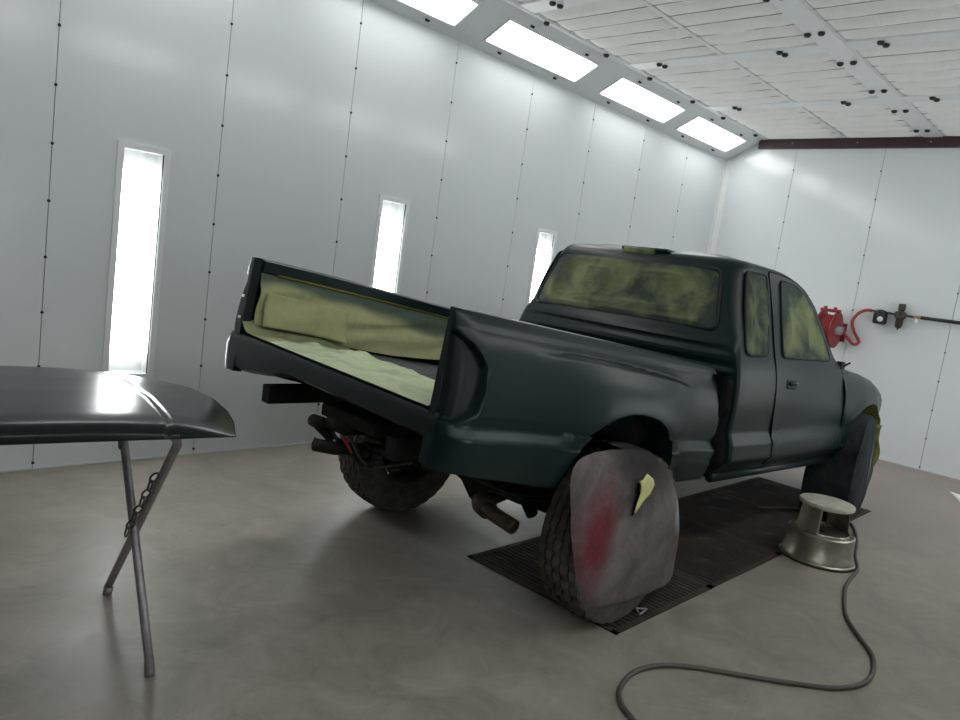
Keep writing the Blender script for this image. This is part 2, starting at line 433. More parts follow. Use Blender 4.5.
# ceiling beams
wide = struct(G().box2((XF, 2.105, ZC - 0.012), (XB, 2.275, ZC + 0.1)).build('trim_6', M['trimw'], smooth=False))
g = G().box2((XF, 3.905, ZC - 0.010), (XB, YS, ZC + 0.1)); edgeb = struct(g.build('trim_7', M['trimw'], smooth=False))
crosses = []
for k, x in enumerate((2.66, 4.13, 5.60, 7.07)):
    g = G().box2((x - 0.085, 2.275, ZC - 0.008), (x + 0.085, 3.905, ZC + 0.1)); g.box2((x - 0.085, YR + .45, ZC - 0.008), (x + 0.085, 2.105, ZC + 0.1))
    crosses.append(struct(g.build('trim_%d' % (8 + k), M['trimw'], smooth=False)))
    for y in (3.617, 2.578, 1.868): 
        knob(crosses[-1], (x - 0.032, y + 0.01, ZC - 0.008)); knob(crosses[-1], (x + 0.03, y - 0.008, ZC - 0.008))
for x in (4.56, 5.257, 5.94, 6.735, 7.407, 8.183):
    knob(wide, (x, 2.265, ZC - 0.012)); knob(wide, (x, 2.170, ZC - 0.012))
for x in (4.402, 5.21, 5.915, 6.732, 7.407, 8.227): knob(edgeb, (x, 3.928, ZC - 0.010))
bm_ = struct(G().box2((XB - 0.05, YR, 3.245), (XB, 4.0, 3.352)).build('trim_12', M['maroon'], smooth=False))
for y in (3.6, 2.9, 2.2): 
    for z in (3.30,):
        g = G(); g.tube([(XB - 0.05, y, z), (XB - 0.058, y, z)], 0.008, 8); g.build('bolt', M['wire'], bm_)
# ceiling filter panels: quilted media held by wires
def filter_panel(x0, x1, y0, y1, label, seed):
    r = thing('ceiling_filter', label, 'air filter', ((x0 + x1) / 2, (y0 + y1) / 2, ZC), 0, 'ceiling filter panels')
    hx, hy = (x1 - x0) / 2, (y1 - y0) / 2; nx, ny = 72, 30; rows = []
    for j in range(ny + 1):
        row = []
        for i in range(nx + 1):
            x = lerp(-hx, hx, i / nx); y = lerp(-hy, hy, j / ny)
            e = min(1, (hx - abs(x)) / 0.10) * min(1, (hy - abs(y)) / 0.10); e = e * (2 - e)
            d = 0.010 + e * (0.010 + 0.030 * abs(math.sin(PI * (x + hx) / (hx / 3)))) + 0.008 * e * noise.noise(Vector((x * 3 + seed, y * 4, seed)))
            row.append((x, y, 0.022 - d))
        rows.append(row)
    G().grid(rows).build('media', M['filter'], r)
    g = G()
    for k in range(1, 6):
        x = -hx + 2 * hx * k / 6; g.tube([(x, -hy, -0.001), (x, hy, -0.001)], 0.003, 6)
    g.build('support_wire', M['wire'], r)
    g = G()
    for s in (-1, 1): g.box((0, s * hy, 0.02), (2 * hx, 0.014, 0.05)); g.box((s * hx, 0, 0.02), (0.014, 2 * hy, 0.05))
    g.build('frame', M['trimw'], r, smooth=False)
xs = [(2.745, 4.045, 'above the near end of the booth'), (4.215, 5.515, 'third from the back wall'), (5.685, 6.985, 'second from the back wall'), (7.155, 8.49, 'against the back wall')]
ys = [(3.045, 3.90, 'row beside the slanted lights'), (2.28, 3.025, 'row left of the wide ceiling beam'), (1.22, 2.10, 'row right of the wide ceiling beam'), (0.2, 1.2, 'row beside the right wall')]
for xi, (a, b, lx) in enumerate(xs):
    for yi, (c, d, ly) in enumerate(ys):
        if xi == 0 and yi > 0: continue
        if yi == 3: continue
        filter_panel(a, b, c, d, 'white quilted ceiling filter, %s, %s' % (ly, lx), xi * 5 + yi)
struct(G().box2((XF, 3.028, ZC - 0.004), (XB, 3.042, ZC + 0.1)).build('trim_13', M['trimw'], smooth=False))
# slanted ceiling lights
def slant_light(x, side, label):
    r = thing('ceiling_light', label, 'light', tuple(soff(x, (S0 + S1) / 2, 0, side)), 0, 'slanted ceiling lights')
    o = r.location.copy(); f = lambda p: p - o
    g = G(); a, b = x - LL / 2, x + LL / 2
    for (xa, xb, sa, sb) in ((a - .015, b + .015, S0 - .015, S0 + .004), (a - .015, b + .015, S1 - .004, S1 + .015), (a - .015, a + .004, S0, S1), (b - .004, b + .015, S0, S1)):
        sbox(g, xa, xb, sa, sb, 0.0, 0.008, side)
    g.map(f).build('frame', M['trimw'], r, smooth=False)
    g = G()
    for (xa, xb, sa, sb) in ((a, b, S0 - .003, S0), (a, b, S1, S1 + .003), (a - .003, a, S0, S1), (b, b + .003, S0, S1)): sbox(g, xa, xb, sa, sb, -0.08, 0, side)
    sbox(g, a, b, S0, S1, -0.085, -0.08, side)
    g.map(f).build('housing', M['trimw'], r, smooth=False)
    g = G(); sbox(g, a + .004, b - 0.045, S0 + .004, S1 - .004, -0.024, -0.018, side); g.map(f).build('diffuser', M['lampc'], r, smooth=False)
nm = ['', '', 'cut off by the top edge of the photo', '', '', '', '']
for k, x in enumerate(LX):
    lab = {2: 'slanted ceiling light on the left side, outside the photo, nearest the front', 3: 'slanted ceiling light cut off by the top edge, nearest the camera', 4: 'long slanted ceiling light, third from the back wall, above the left wall', 5: 'slanted ceiling light second from the back wall, above the left wall', 6: 'slanted ceiling light closest to the back wall corner, above the left wall'}.get(k, 'slanted ceiling light near the front of the booth, left side, outside the photo')
    slant_light(x, 1, lab)
    slant_light(x, -1, 'slanted ceiling light above the right wall, outside the photo')
# tall wall lights
def wall_light(x0, x1, side, label):
    cx = (x0 + x1) / 2; r = thing('wall_light', label, 'light', (cx, YL if side > 0 else YR, WZ0), 0 if side > 0 else PI, 'tall wall lights')
    hw = (x1 - x0) / 2; H = WZ1 - WZ0; g = G()
    for (a, b, c, d) in ((-hw, -hw + .034, 0, H), (hw - .034, hw, 0, H), (-hw + .034, hw - .034, 0, .034), (-hw + .034, hw - .034, H - .034, H)): g.box2((a, -0.012, c), (b, 0.012, d))
    g.build('frame', M['trimw'], r, smooth=False)
    i = hw - .034; g = G()
    g.box2((-i - .004, 0.01, .03), (-i, 0.09, H - .03)); g.box2((i, 0.01, .03), (i + .004, 0.09, H - .03)); g.box2((-i, 0.01, .03), (i, 0.09, .034)); g.box2((-i, 0.01, H - .034), (i, 0.09, H - .03)); g.box2((-i, 0.09, .03), (i, 0.094, H - .03))
    g.build('reflector', M['reflector'], r, smooth=False)
    G().box2((-i + .012, 0.02, .15), (i - .012, 0.026, H - .15)).build('lamp_panel', M['lampw'], r, smooth=False)
    G().box2((-i, 0.002, .034), (i, 0.005, H - .034)).build('cover_glass', M['glass'], r, smooth=False)
    g = G(); g.box2((i - .006, -0.006, .034), (i, 0.002, H - .034)); g.build('gasket', M['rubber'], r, smooth=False)
for k, (a, b) in enumerate(wl_spots):
    wall_light(a, b, 1, ['tall lit wall light above the loose hood, leftmost', 'tall lit wall light behind the truck bed', 'tall lit wall light beside the cab rear window', 'tall wall light hidden behind the truck cab roof'][k])
    if k != 1: wall_light(a, b, -1, 'tall wall light on the right wall, outside the photo')

# ================================================================== THE TRUCK
OX, OY, YW = 2.72, 2.41, -0.015
truck = thing('pickup_truck', 'dark green extended-cab pickup truck, windows masked, tailgate and bumper removed', 'truck', (OX, OY, 0), YW)
def tilt_map(deg):
    a = math.radians(deg); c, s = math.cos(a), math.sin(a)
    return lambda p: Vector((p.x * c + p.z * s, p.y, -p.x * s + p.z * c))
TB0, TC0 = tilt_map(6.0), tilt_map(2.0)
TC = lambda p: TC0(Vector((p.x + .012, p.y - .02, p.z + .028 * sstep(1.1, 1.6, p.z))))
TB = lambda p: TB0(Vector((p.x, p.y * (1.06 if p.y > 0 else 1.0), p.z + 0.030 * (p.y + .72) * sstep(.6, -1.1, p.x))))
# ---- bed side
BW = [(0.58, .765), (.62, .79), (.66, .805), (.70, .818), (.765, .828), (.773, .827), (.808, .803), (.812, .803), (.86, .812), (.95, .811), (1.03, .800), (1.08, .786), (1.12, .769), (1.15, .750), (1.17, .734), (1.182, .720), (1.188, .706)]
ACX, ACZ, AA, AB = -0.17, 0.56, 0.40, 0.365
LINE = [(-.80, 1.100), (-.65, 1.110), (-.51, 1.115), (-.33, 1.114), (-.159, 1.110), (.02, 1.103), (.191, 1.093), (.33, 1.080), (.45, 1.062)]
def sup(x, z, cx, cz, a, b, n=2.3): return (abs((x - cx) / a) ** n + max(0, (z - cz) / b) ** n) ** (1 / n)
def bed_half(x, z):
    y = interp(BW, z)
    # smoother than linear
    h = .0035 + .045 * sstep(.83, .92, z) * sstep(1.20, 1.12, z) + .010 * sstep(1.08, 1.14, z) * sstep(1.20, 1.17, z)
    y = sum(interp(BW, z + h * q) for q in (-1, -.66, -.33, 0, .33, .66, 1)) / 7
    y -= 0.012 * sstep(-0.85, -1.15, x) * sstep(.9, 1.15, z) 
    d = (sup(x, z, ACX, ACZ, AA, AB) - 1) * 0.38
    # the crease band fades out towards the arch
    if .76 < z < .82:
        f = sstep(0.05, 0.11, d); y = lerp(.822, y, f)
    y += 0.034 * sstep(-.92, -.38, x) * sstep(.50, .05, x) * sstep(.70, .90, z) * sstep(1.16, 1.0, z)
    y += 0.040 * math.exp(-(max(d, 0) / 0.125) ** 2) * sstep(0.5, 0.62, z)
    zl = interp(LINE, x); wx = sstep(-.82, -.45, x) * sstep(.47, .15, x)
    if z < zl: y += wx * 0.021 * sstep(0, .012, zl - z) * math.exp(-max(0, zl - z - .012) / .06) - wx * 0.010 * math.exp(-((zl - z - .009) / .007) ** 2)
    else: y += wx * 0.004 * math.exp(-((z - zl - .006) / .009) ** 2)
    return y
def zbot(x): return interp([(-1.16, .655), (-1.0, .640), (-.62, .600), (-.5, .62), (.2, .585), (.34, .588), (.7, .612)], x)
XR, RC = -1.15, 0.11
def bed_side_mesh(yin):
    g = G(); zs = []
    nz = 130
    cols = []   # plan columns: (kind, param)
    cols += [('f', -0.035)] + [('f', t) for t in (0.0, .02, .04, .06)]
    for k in range(41): cols.append(('a', k / 40))
    x = XR + RC + .012
    while x < 0.675: cols.append(('s', x)); x += (0.005 if x < -0.98 else 0.0125)
    cols += [('s', .685), ('e', .69), ('e', .692)]
    grid = []; ms = []
    for kind, t in cols:
        xx = {'f': XR, 'a': XR + RC * 0.5, 's': t, 'e': .685}[kind]
        col = []
        zb = zbot(xx)
        for i in range(nz + 1):
            f = i / nz; z = zb + (1.188 - zb) * (1 - (1 - f) ** 1.25)
            if kind == 'f':
                w = bed_half(XR, z); rc = min(RC, max(.02, w - yin - .023))
                if t < 0: p = Vector((XR + 0.045, yin, z))
                else: p = Vector((XR, lerp(yin, w - rc, t / .06), z))
                s = -(RC * 1.57 / 2) - (.06 - max(t, 0))
                sp = t - .06
            elif kind == 'a':
                w = bed_half(XR + RC * t, z); a = t * PI / 2
                rc = min(RC, max(.02, w - yin - .023)); p = Vector((XR + RC - RC * math.cos(a), w - rc + rc * math.sin(a), z)); sp = RC * 1.2 * t
            elif kind == 's':
                p = Vector((t, bed_half(t, z), z)); sp = RC * 1.2 + t - (XR + RC)
            else:
                p = Vector((.691 if t < .691 else .68, bed_half(.685, z) - (0.012 if t < .691 else .06), z)); sp = 9
            # tail lamp recess
            edge = interp([(.80, .03), (.822, .075), (.86, .112), (.93, .124), (1.01, .128), (1.05, .110), (1.085, .082), (1.11, .04)], z)
            m = sstep(edge + .009, edge - .010, sp) * sstep(.806, .826, z) * sstep(1.120, 1.100, z)
            if m > 0:
                dd = Vector((0.22, -0.97, 0)) * (0.046 * m * sstep(.0, .03, sp))
                rib = 0.005 * sstep(.035, .05, sp) * sstep(.082, .068, sp) * m
                p = p + dd - Vector((.3, -.9, 0)) * rib
            col.append(p); ms.append(m)
        grid.append(col)
    # rail cap and the inside wall
    capped = []
    for (kind, t), col in zip(cols, grid):
        top = col[-1]; ex = []
        if kind in 'as':
            xx = max(top.x, XR + .03)
            ex = [Vector((xx, max(top.y - .02, yin), 1.192)), Vector((max(xx, XR + .04), yin, 1.190)), Vector((max(xx, XR + .05), yin - .013, 1.182)), Vector((max(xx, XR + .05), yin - .013, 1.135)), Vector((max(xx, XR + .05), yin + .008, 1.125)), Vector((max(xx, XR + .05), yin + .012, .83))]
        elif kind == 'f':
            xx = top.x
            ex = [Vector((XR + .02, max(yin, top.y - .01), 1.192)), Vector((XR + .03, yin, 1.190)), Vector((XR + .045, yin, 1.182)), Vector((XR + .045, yin, 1.13)), Vector((XR + .045, yin + .003, 1.12)), Vector((XR + .045, yin + .012, .83))]
        else:
            ex = [Vector((.685, yin + .01, 1.19)), Vector((.685, yin, 1.19)), Vector((.685, yin - .013, 1.182)), Vector((.685, yin - .013, 1.135)), Vector((.685, yin + .008, 1.125)), Vector((.685, yin + .012, .83))]
        capped.append(col + ex)
    n = len(capped[0]); o = 0
    g.v = [tuple(p) for c in capped for p in c]
    mv = []
    for q in range(len(capped)): mv += ms[q * (nz + 1):(q + 1) * (nz + 1)] + [0] * (n - nz - 1)
    for i in range(len(capped) - 1):
        for j in range(n - 1):
            q = (i * n + j, (i + 1) * n + j, (i + 1) * n + j + 1, i * n + j + 1)
            P = [Vector(g.v[k]) for k in q]; c = sum(P, Vector()) / 4
            if j < nz and sup(c.x, c.z, ACX, ACZ, AA, AB) < 1 and c.x > -0.9: continue
            g.f.append(q)
    # snap the arch rim and turn it inwards
    from collections import Counter
    ec = Counter()
    for f in g.f:
        for a, b in zip(f, f[1:] + f[:1]): ec[(min(a, b), max(a, b))] += 1
    rim = [e for e, k in ec.items() if k == 1]
    rv = set()
    for a, b in rim:
        for k in (a, b):
            x, y, z = g.v[k]
            if abs(sup(x, z, ACX, ACZ, AA, AB) - 1) < 0.09 and z < 1.0 and -0.7 < x < 0.4 and y > .7: rv.add(k)
    for k in rv:
        x, y, z = g.v[k]; d = sup(x, z, ACX, ACZ, AA, AB)
        if z > ACZ: g.v[k] = (ACX + (x - ACX) / d, y, ACZ + (z - ACZ) / d)
    base = {}
    for a, b in rim:
        if a in rv and b in rv:
            for k in (a, b):
                if k not in base:
                    x, y, z = g.v[k]; base[k] = len(g.v); g.v.append((x, y - .03, z)); g.v.append((x + (ACX - x) * -.03, y - .20, z + .02))
            g.f.append((a, b, base[b], base[a])); g.f.append((base[a], base[b], base[b] + 1, base[a] + 1))
    g.spray = mv + [0] * (len(g.v) - len(mv))
    return g
gb = bed_side_mesh(.672); gl_ = bed_side_mesh(.645)
for o in (gb.mirror_y().map(TB).build('bed_side', M['paint'], truck, autos=50), gl_.map(TB).build('bed_side', M['paint'], truck, autos=50)):
    o.data.materials.append(M['jamb']); at = o.data.attributes['spray'].data
    for p in o.data.polygons:
        if min(at[k].value for k in p.vertices) > .5: p.material_index = 1
# ---- bed floor, front panel, tail pan
g = G(); rows = []
ny = 150
for x in (-1.13, .61):
    rows.append([(x, lerp(-.66, .66, j / ny), .835 + (0.010 if (j % 6) in (2, 3, 4) else 0)) for j in range(ny + 1)])
g.grid(rows).map(TB).build('bed_floor', M['bedliner'], truck, smooth=False)
g = G(); rows = []
for k in range(34):
    z = lerp(.82, 1.15, k / 33); x = .605 + (0.014 if (k % 8) in (2, 3, 4, 5) else 0); rows.append([(x, y, z) for y in (-.66, .66)])
rows.append([(.60, -.66, 1.185), (.60, .66, 1.185)]); rows.append([(.65, -.66, 1.188), (.65, .66, 1.188)]); rows.append([(.66, -.66, 1.17), (.66, .66, 1.17)]); rows.append([(.66, -.66, .6), (.66, .66, .6)])
g.grid(rows).map(TB).build('bed_front_panel', M['paint'], truck, autos=40)
g = G(); prof = [(-1.08, .838), (-1.125, .840), (-1.145, .832), (-1.152, .815), (-1.152, .765), (-1.145, .748), (-1.12, .735), (-1.06, .732)]
g.grid([[(x, y, z - (.068 * sstep(.15, .62, y) if z < .76 else 0)) for y in [lerp(-.72, .72, k / 30) for k in range(31)]] for x, z in prof]).map(TB).build('tail_pan', M['paint'], truck, autos=40)
for z in (.905, 1.005):
    G().tube([(-1.148, .672, z), (-1.156, .672, z)], .0075, 10).map(TB).build('jamb_bolt', M['white'], truck)
# inner wheel houses in the wells (dark)
for s in (-1, 1):
    g = G(); rows = []
    for k in range(21):
        a = lerp(.27, PI - .27, k / 20); rows.append([(ACX + .43 * math.cos(a), s * y, ACZ + .40 * math.sin(a)) for y in (.80, .672)])
    g.grid(rows); g.fan([Vector(q[1]) for q in rows], (ACX, s * .672, ACZ))
    g.map(TB).build('wheel_house', M['chassis'], truck)
# ---- masking in the bed
yl = 0.652
g = G(); rows = []; sp = []
top = [(-1.10, 1.135), (-.6, 1.13), (0.1, 1.13), (.64, 1.13)]
nx, nz = 70, 26
for i in range(nx + 1):
    x = lerp(-1.10, .59, i / nx); row = []
    zt = 1.128; zb_ = interp([(-1.10, .848), (-.75, .850), (-.3, .856), (.0, .88), (.2, .905), (.65, .92)], x)
    for j in range(nz + 1):
        f = j / nz; z = lerp(zt, zb_, f)
        sag = 0.03 * math.sin(PI * f) + 0.10 * f * f * sstep(-1.0, 0.0, x)
        fold = 0.014 * math.sin(9 * x + 14 * f + 2.5 * noise.noise(Vector((x * 3, f * 2, 1)))) * math.sin(PI * f) + 0.02 * noise.noise(Vector((x * 5, f * 3, 4))) * f
        row.append((x, yl - .004 - max(0, sag + fold) * .8, z))
        # overspray drifts along the rail
        lim = interp([(-1.1, .22), (-.85, .16), (-.5, .22), (-.2, .36), (.1, .52), (.6, .52)], x) + .10 * noise.noise(Vector((x * 4, f * 3, 9)))
        sp.append(max(0.0, min(1, 1.0 * sstep(lim + .10, lim - .12, f))))
    rows.append(row)
g.grid(rows); g.spray = sp
g.map(TB).build('wall_masking_paper', M['wallpaper'], truck, solid=0, label='olive masking paper hanging on the far bed wall')
G().tube([(x, yl - .012, 1.132) for x in (-1.02, -.4, .2, .58)], .007, 6).map(TB).build('tape_strip', M['tape'], truck, label='yellow tape strip under the far bed rail')
# loose square of paper taped over the wall paper near the tailgate
g = G(); rows = []
for i in range(19):
    x = lerp(-1.07, -.60, i / 18); rows.append([(x, yl - .035 - .012 * f - .006 * math.sin(9 * x + 5 * f) - .03 * f * sstep(-.75, -.6, x) * f, lerp(1.045 - .02 * (x + 1.07), .885 - .02 * (x + 1.06), f)) for f in [k / 12 for k in range(13)]])
g.grid(rows); g.spray = [0.0] * len(g.v)
g.map(TB).build('masking_paper_square', M['wallpaper'], truck, solid=.0015)
g = G(); rows = []
poly_l = [(-1.155, -.70), (-1.155, .655)]
for i in range(61):
    y = lerp(-.66, .40, i / 60); x0 = -1.15; x1 = interp([(-.66, -.74), (-.2, -.64), (.2, -.62), (.655, -.62)], y)
    row = []
    for j in range(31):
        f = j / 30; x = lerp(x0, x1, f)
        h = .852 + .030 * max(0, noise.noise(Vector((x * 9, y * 6, 2)))) + .016 * abs(noise.noise(Vector((x * 22, y * 12, 5)))) + .04 * sstep(.6, .655, y)
        h = lerp(.845, h, min(1, f * 8)); row.append((x, y, h))
    rows.append(row)
g.grid(rows).map(TB).build('floor_masking_paper', M['bedpaper'], truck, label='pale green masking paper along the tailgate edge of the bed floor')

g = G(); rows = []
for i in range(25):
    y = lerp(.34, .655, i / 24); row = []
    for j in range(25):
        f = j / 24; x = lerp(-1.15, lerp(-.62, -.55, i / 24), f)
        row.append((x, y, .846 + .018 * max(0, noise.noise(Vector((x * 8, y * 9, 3)))) + .05 * sstep(.57, .655, y) ** 2))
    rows.append(row)
g.grid(rows); g.spray = [.35 + .4 * max(0, noise.noise(Vector((p[0] * 6, p[1] * 9, 8)))) for p in g.v]
g.map(TB).build('paper_hem', M['wallpaper'], truck, label='darker olive hem of the wall paper folded onto the bed floor')

# ---- cab
CW = [(.545, .735), (.56, .748), (.60, .775), (.66, .829), (.727, .825), (.737, .827), (.797, .805), (.803, .804), (.95, .812), (1.05, .808), (1.12, .799), (1.18, .783), (1.215, .771), (1.24, .762), (1.30, .744), (1.40, .715), (1.50, .685), (1.57, .663), (1.63, .643), (1.66, .630), (1.682, .610), (1.698, .57), (1.708, .47), (1.714, .25)]
CR = [(.545, .835), (1.14, .835), (1.24, .835), (1.30, .875), (1.45, .915), (1.60, .955), (1.66, .98), (1.682, 1.01), (1.698, 1.06), (1.708, 1.14), (1.714, 1.25)]
CF = [(.545, 2.60), (1.16, 2.60), (1.20, 2.46), (1.235, 2.36), (1.30, 2.29), (1.40, 2.195), (1.47, 2.12), (1.53, 2.05), (1.58, 1.97), (1.625, 1.88), (1.66, 1.74), (1.682, 1.60), (1.698, 1.52), (1.708, 1.44), (1.714, 1.36)]
def cab_half(x, z):
    y = (interp(CW, z) + interp(CW, z + (.003 if z < .9 else .02)) + interp(CW, z - (.003 if z < .9 else .02))) / 3
    return y - 0.016 * ((x - 1.6) / .85) ** 2 * sstep(.6, 1.1, z) 
def cab_rear(z): return (interp(CR, z) + interp(CR, z + .02) + interp(CR, z - .02)) / 3
def cab_side_s(sgn):
    def f(x, z):
        e = .004
        p = Vector((x, cab_half(x, z), z)); px = Vector((x + e, cab_half(x + e, z), z)); pz = Vector((x, cab_half(x, z + e), z + e))
        n = (pz - p).cross(px - p).normalized()
        return Vector((p.x, p.y * sgn, p.z)), Vector((n.x, abs(n.y) * sgn, n.z))
    return f
def rear_x(y, z): return cab_rear(z) + .035 * (y / .7) ** 2
def cab_rear_s(y, z):
    p = Vector((rear_x(y, z), y, z)); e = .004
    pz = Vector((rear_x(y, z + e), y, z + e)); py = Vector((rear_x(y + e, z), y + e, z)); n = (py - p).cross(pz - p).normalized()
    return p, (n if n.x < 0 else -n)
g = G(); rows = []
zs = [.545 + .011 * k for k in range(100)] + [1.645, 1.655, 1.665, 1.674, 1.682, 1.690, 1.698, 1.704, 1.708, 1.711, 1.714]
for z in zs:
    xr, xf = cab_rear(z), interp(CF, z); rr, rf = lerp(.02, .10, sstep(1.1, 1.5, z)), lerp(.03, .12, sstep(1.15, 1.3, z))
    W = interp(CW, z); rr = min(rr, W * .4)
    half = []
    wr_c = cab_half(xr + rr, z)
    rib = 0.011 * (1 if (1.02 < z < 1.27 and int((z - 1.02) / .035) % 2) else 0)
    for k in range(10):
        y = (wr_c - rr) * k / 10; half.append((rear_x(y, z) + rib, y))
    xc = rear_x(wr_c - rr, z)
    for k in range(9):
        a = PI / 2 * k / 8; half.append((xc + rr - rr * math.cos(a) , wr_c - rr + rr * math.sin(a)))
    x_s, x_e = xc + rr, max(xf - rf, xc + rr + .05)
    for k in range(1, 40):
        x = lerp(x_s, x_e, k / 40); half.append((x, cab_half(x, z)))
    we = cab_half(x_e, z); rfy = min(rf, we * .5)
    for k in range(9):
        a = PI / 2 * k / 8; half.append((x_e + (xf - x_e) * math.sin(a), we - rfy + rfy * math.cos(a)))
    for k in range(1, 9):
        y = (we - rfy) * (1 - k / 8); half.append((xf + .10 * (1 - (y / max(we - rfy, .01)) ** 2), y))
    right = [Vector((x, -y, z)) for x, y in half]; left = [Vector((x, y, z)) for x, y in half[1:-1]][::-1]
    rows.append(right + left)
g.grid(rows, True); g.fan(rows[-1], (1.3, 0, 1.717)); g.fan(rows[0], (1.6, 0, .56), True)
g.map(TC).build('cab_body', M['paint'], truck, autos=45)
for sgn in (-1, 1):
    sf = cab_side_s(sgn)
    door = [(1.40, .602), (1.375, .75), (1.335, .95), (1.306, 1.196), (1.310, 1.42), (1.316, 1.655), (1.50, 1.655), (1.70, 1.640), (1.835, 1.60), (1.965, 1.525), (2.10, 1.40), (2.26, 1.245), (2.41, 1.170), (2.505, .946), (2.54, .763), (2.515, .66), (2.46, .606), (2.0, .604)]
    dp = patch(round_poly(door, .03, 3), sf, .0045, 16, edge=0, dense=3, skirt=.006).map(TC).build('door', M['paint'], truck, autos=60)
    g = G(); ol = [sf(u, v) for u, v in round_poly(door, .03, 3)]
    g.tube([p + n * .002 for p, n in ol], .0038, 6, closed=True).map(TC).build('door_seam', M['gap'], dp)
    win = [(1.405, 1.215), (1.42, 1.40), (1.445, 1.60), (1.475, 1.622), (1.66, 1.612), (1.80, 1.57), (1.93, 1.49), (2.05, 1.375), (2.17, 1.245), (2.155, 1.222), (1.8, 1.218)]
    patch(round_poly(win, .03, 3), sf, .011, 12, wr=.006, wf=7, edge=.42, dense=3, seed=2.2 + sgn).map(TC)
    gw = patch(round_poly(win, .03, 3), sf, .011, 20, wr=.014, wf=7, edge=.38, dense=5, seed=2.2)
    wv = []
    pw = gw
    def spray_of(g_, outline, ed, seed):
        pass
    M_ = M['mask']
    gw.map(TC).build('window_masking', M_, dp, label='green oversprayed masking paper on the door window')
    g = G(); ol = [sf(u, v) for u, v in round_poly(win, .03, 3)]
    g.tube([p + n * .009 for p, n in ol], .006, 6, closed=True).map(TC).build('window_seal', M['jamb'], dp)
    q = [(.955, 1.222), (.985, 1.46), (1.03, 1.622), (1.275, 1.630), (1.262, 1.50), (1.228, 1.235), (1.19, 1.215), (1.0, 1.208)]
    gq = patch(round_poly(q, .035, 4), sf, .004, 12, wr=.022, wf=12, edge=.5, dense=5, seed=6.1).map(TC)
    qo = gq.build('quarter_window_masking', M['mask'], truck, label='crinkled dark green masking on the small rear side window')
    g = G(); ol = [sf(u, v) for u, v in round_poly(q, .035, 4)]
    g.tube([p + n * .003 for p, n in ol], .0075, 6, closed=True).map(TC).build('window_seal', M['jamb'], qo)
    # handle
    hx, hz = 1.505, 1.072
    ho = patch(round_poly([(hx - .05, hz - .025), (hx - .05, hz + .03), (hx + .085, hz + .025), (hx + .085, hz - .028)], .02, 3), sf, .0085, 5, edge=0, dense=3).map(TC).build('door_handle', M['jamb'], dp)
    g = G(); b_, n_ = sf(hx, hz); g.tube([sf(hx - .03 + .02 * k, hz + .006)[0] + sf(hx, hz)[1] * (.012 + .016 * math.sin(PI * k / 5)) for k in range(6)], .010, 8).map(TC).build('handle_grip', M['paint'], ho)
    g = G(); b_, n_ = sf(2.44, 1.195); g.box(b_ + Vector((0, -sgn * .01, .01)), (.07, .035, .045)); g.tube([b_, b_ + Vector((.02, sgn * .04, .035))], .007, 8)
    g.map(TC).build('mirror_base', M['jamb'], truck, bevel=.006)
# rear window masking and third brake light
rw = [(-.53, 1.608), (.58, 1.608), (.675, 1.295), (-.605, 1.305)]
grw = patch(round_poly(rw, .05, 6), cab_rear_s, .005, 30, wr=.028, wf=6, edge=.20, dense=6, seed=1.3).map(TC)
ro = grw.build('rear_window_masking', M['mask'], truck, label='crinkled green masking paper on the rear window')
g = G(); ol = [cab_rear_s(u, v) for u, v in round_poly(rw, .05, 6)]
g.tube([p + n * .003 for p, n in ol], .010, 6, closed=True).map(TC).build('window_seal', M['jamb'], ro)
G().box((1.06, -.01, 1.684), (.14, .32, .024)).map(TC).build('roof_brake_light', M['paint'], truck, bevel=.011)
g = G().box((.998, .02, 1.670), (.04, .215, .038)); g.map(TC).build('brake_light_masking', M['mask'], truck, bevel=.01, label='taped over third brake light on the roof edge')
# black ribbed filler in the gap between bed and cab
for sg in (-1, 1):
    g = G(); rows = []
    for k in range(30):
        z = lerp(.57, 1.10, k / 29); y = cab_half(.90, z) - .012
        rows.append([(.70, sg * (y - .07), z), (.712, sg * (y - .02), z), (.725, sg * y, z), (.84, sg * y, z), (.85, sg * (y - .02), z), (.85, sg * (y - .07), z)])
    g.grid(rows); fo = g.map(TC).build('gap_filler', M['gap'], truck)
    for k in range(3):
        x = .775 + .018 * k
        G().tube([(x, sg * (cab_half(.90, 1.10) - .011), 1.08), (x, sg * (cab_half(.90, .92) - .011), .90)], .0035, 6).map(TC).build('louvre_rib', M['chassis'], fo)
# ---- front clip
FT = [(2.44, 1.205), (2.70, 1.180), (2.925, 1.152), (3.226, 1.108), (3.45, 1.066), (3.62, 1.025), (3.74, .972), (3.82, .912), (3.88, .84), (3.92, .76)]
FCX, FCZ, FA, FB = 3.05, .56, .40, .39
FWX = [(2.44, 0), (2.9, 0), (3.2, -.012), (3.5, -.055), (3.7, -.11), (3.85, -.18), (3.93, -.24)]
def fend_half(x, z):
    zt = interp(FT, x); zz = z + (1.205 - zt) * sstep(.85, zt, z) * 0.8
    y = interp([(.54, .745), (.60, .775), (.66, .829), (.727, .822), (.737, .823), (.797, .805), (.95, .812), (1.05, .808), (1.12, .792), (1.16, .770), (1.19, .735), (1.205, .69)], zz)
    y += interp(FWX, x)
    d = (sup(x, z, FCX, FCZ, FA, FB) - 1) * .38
    return y + .004 + .014 * math.exp(-(max(d, 0) / .05) ** 2)
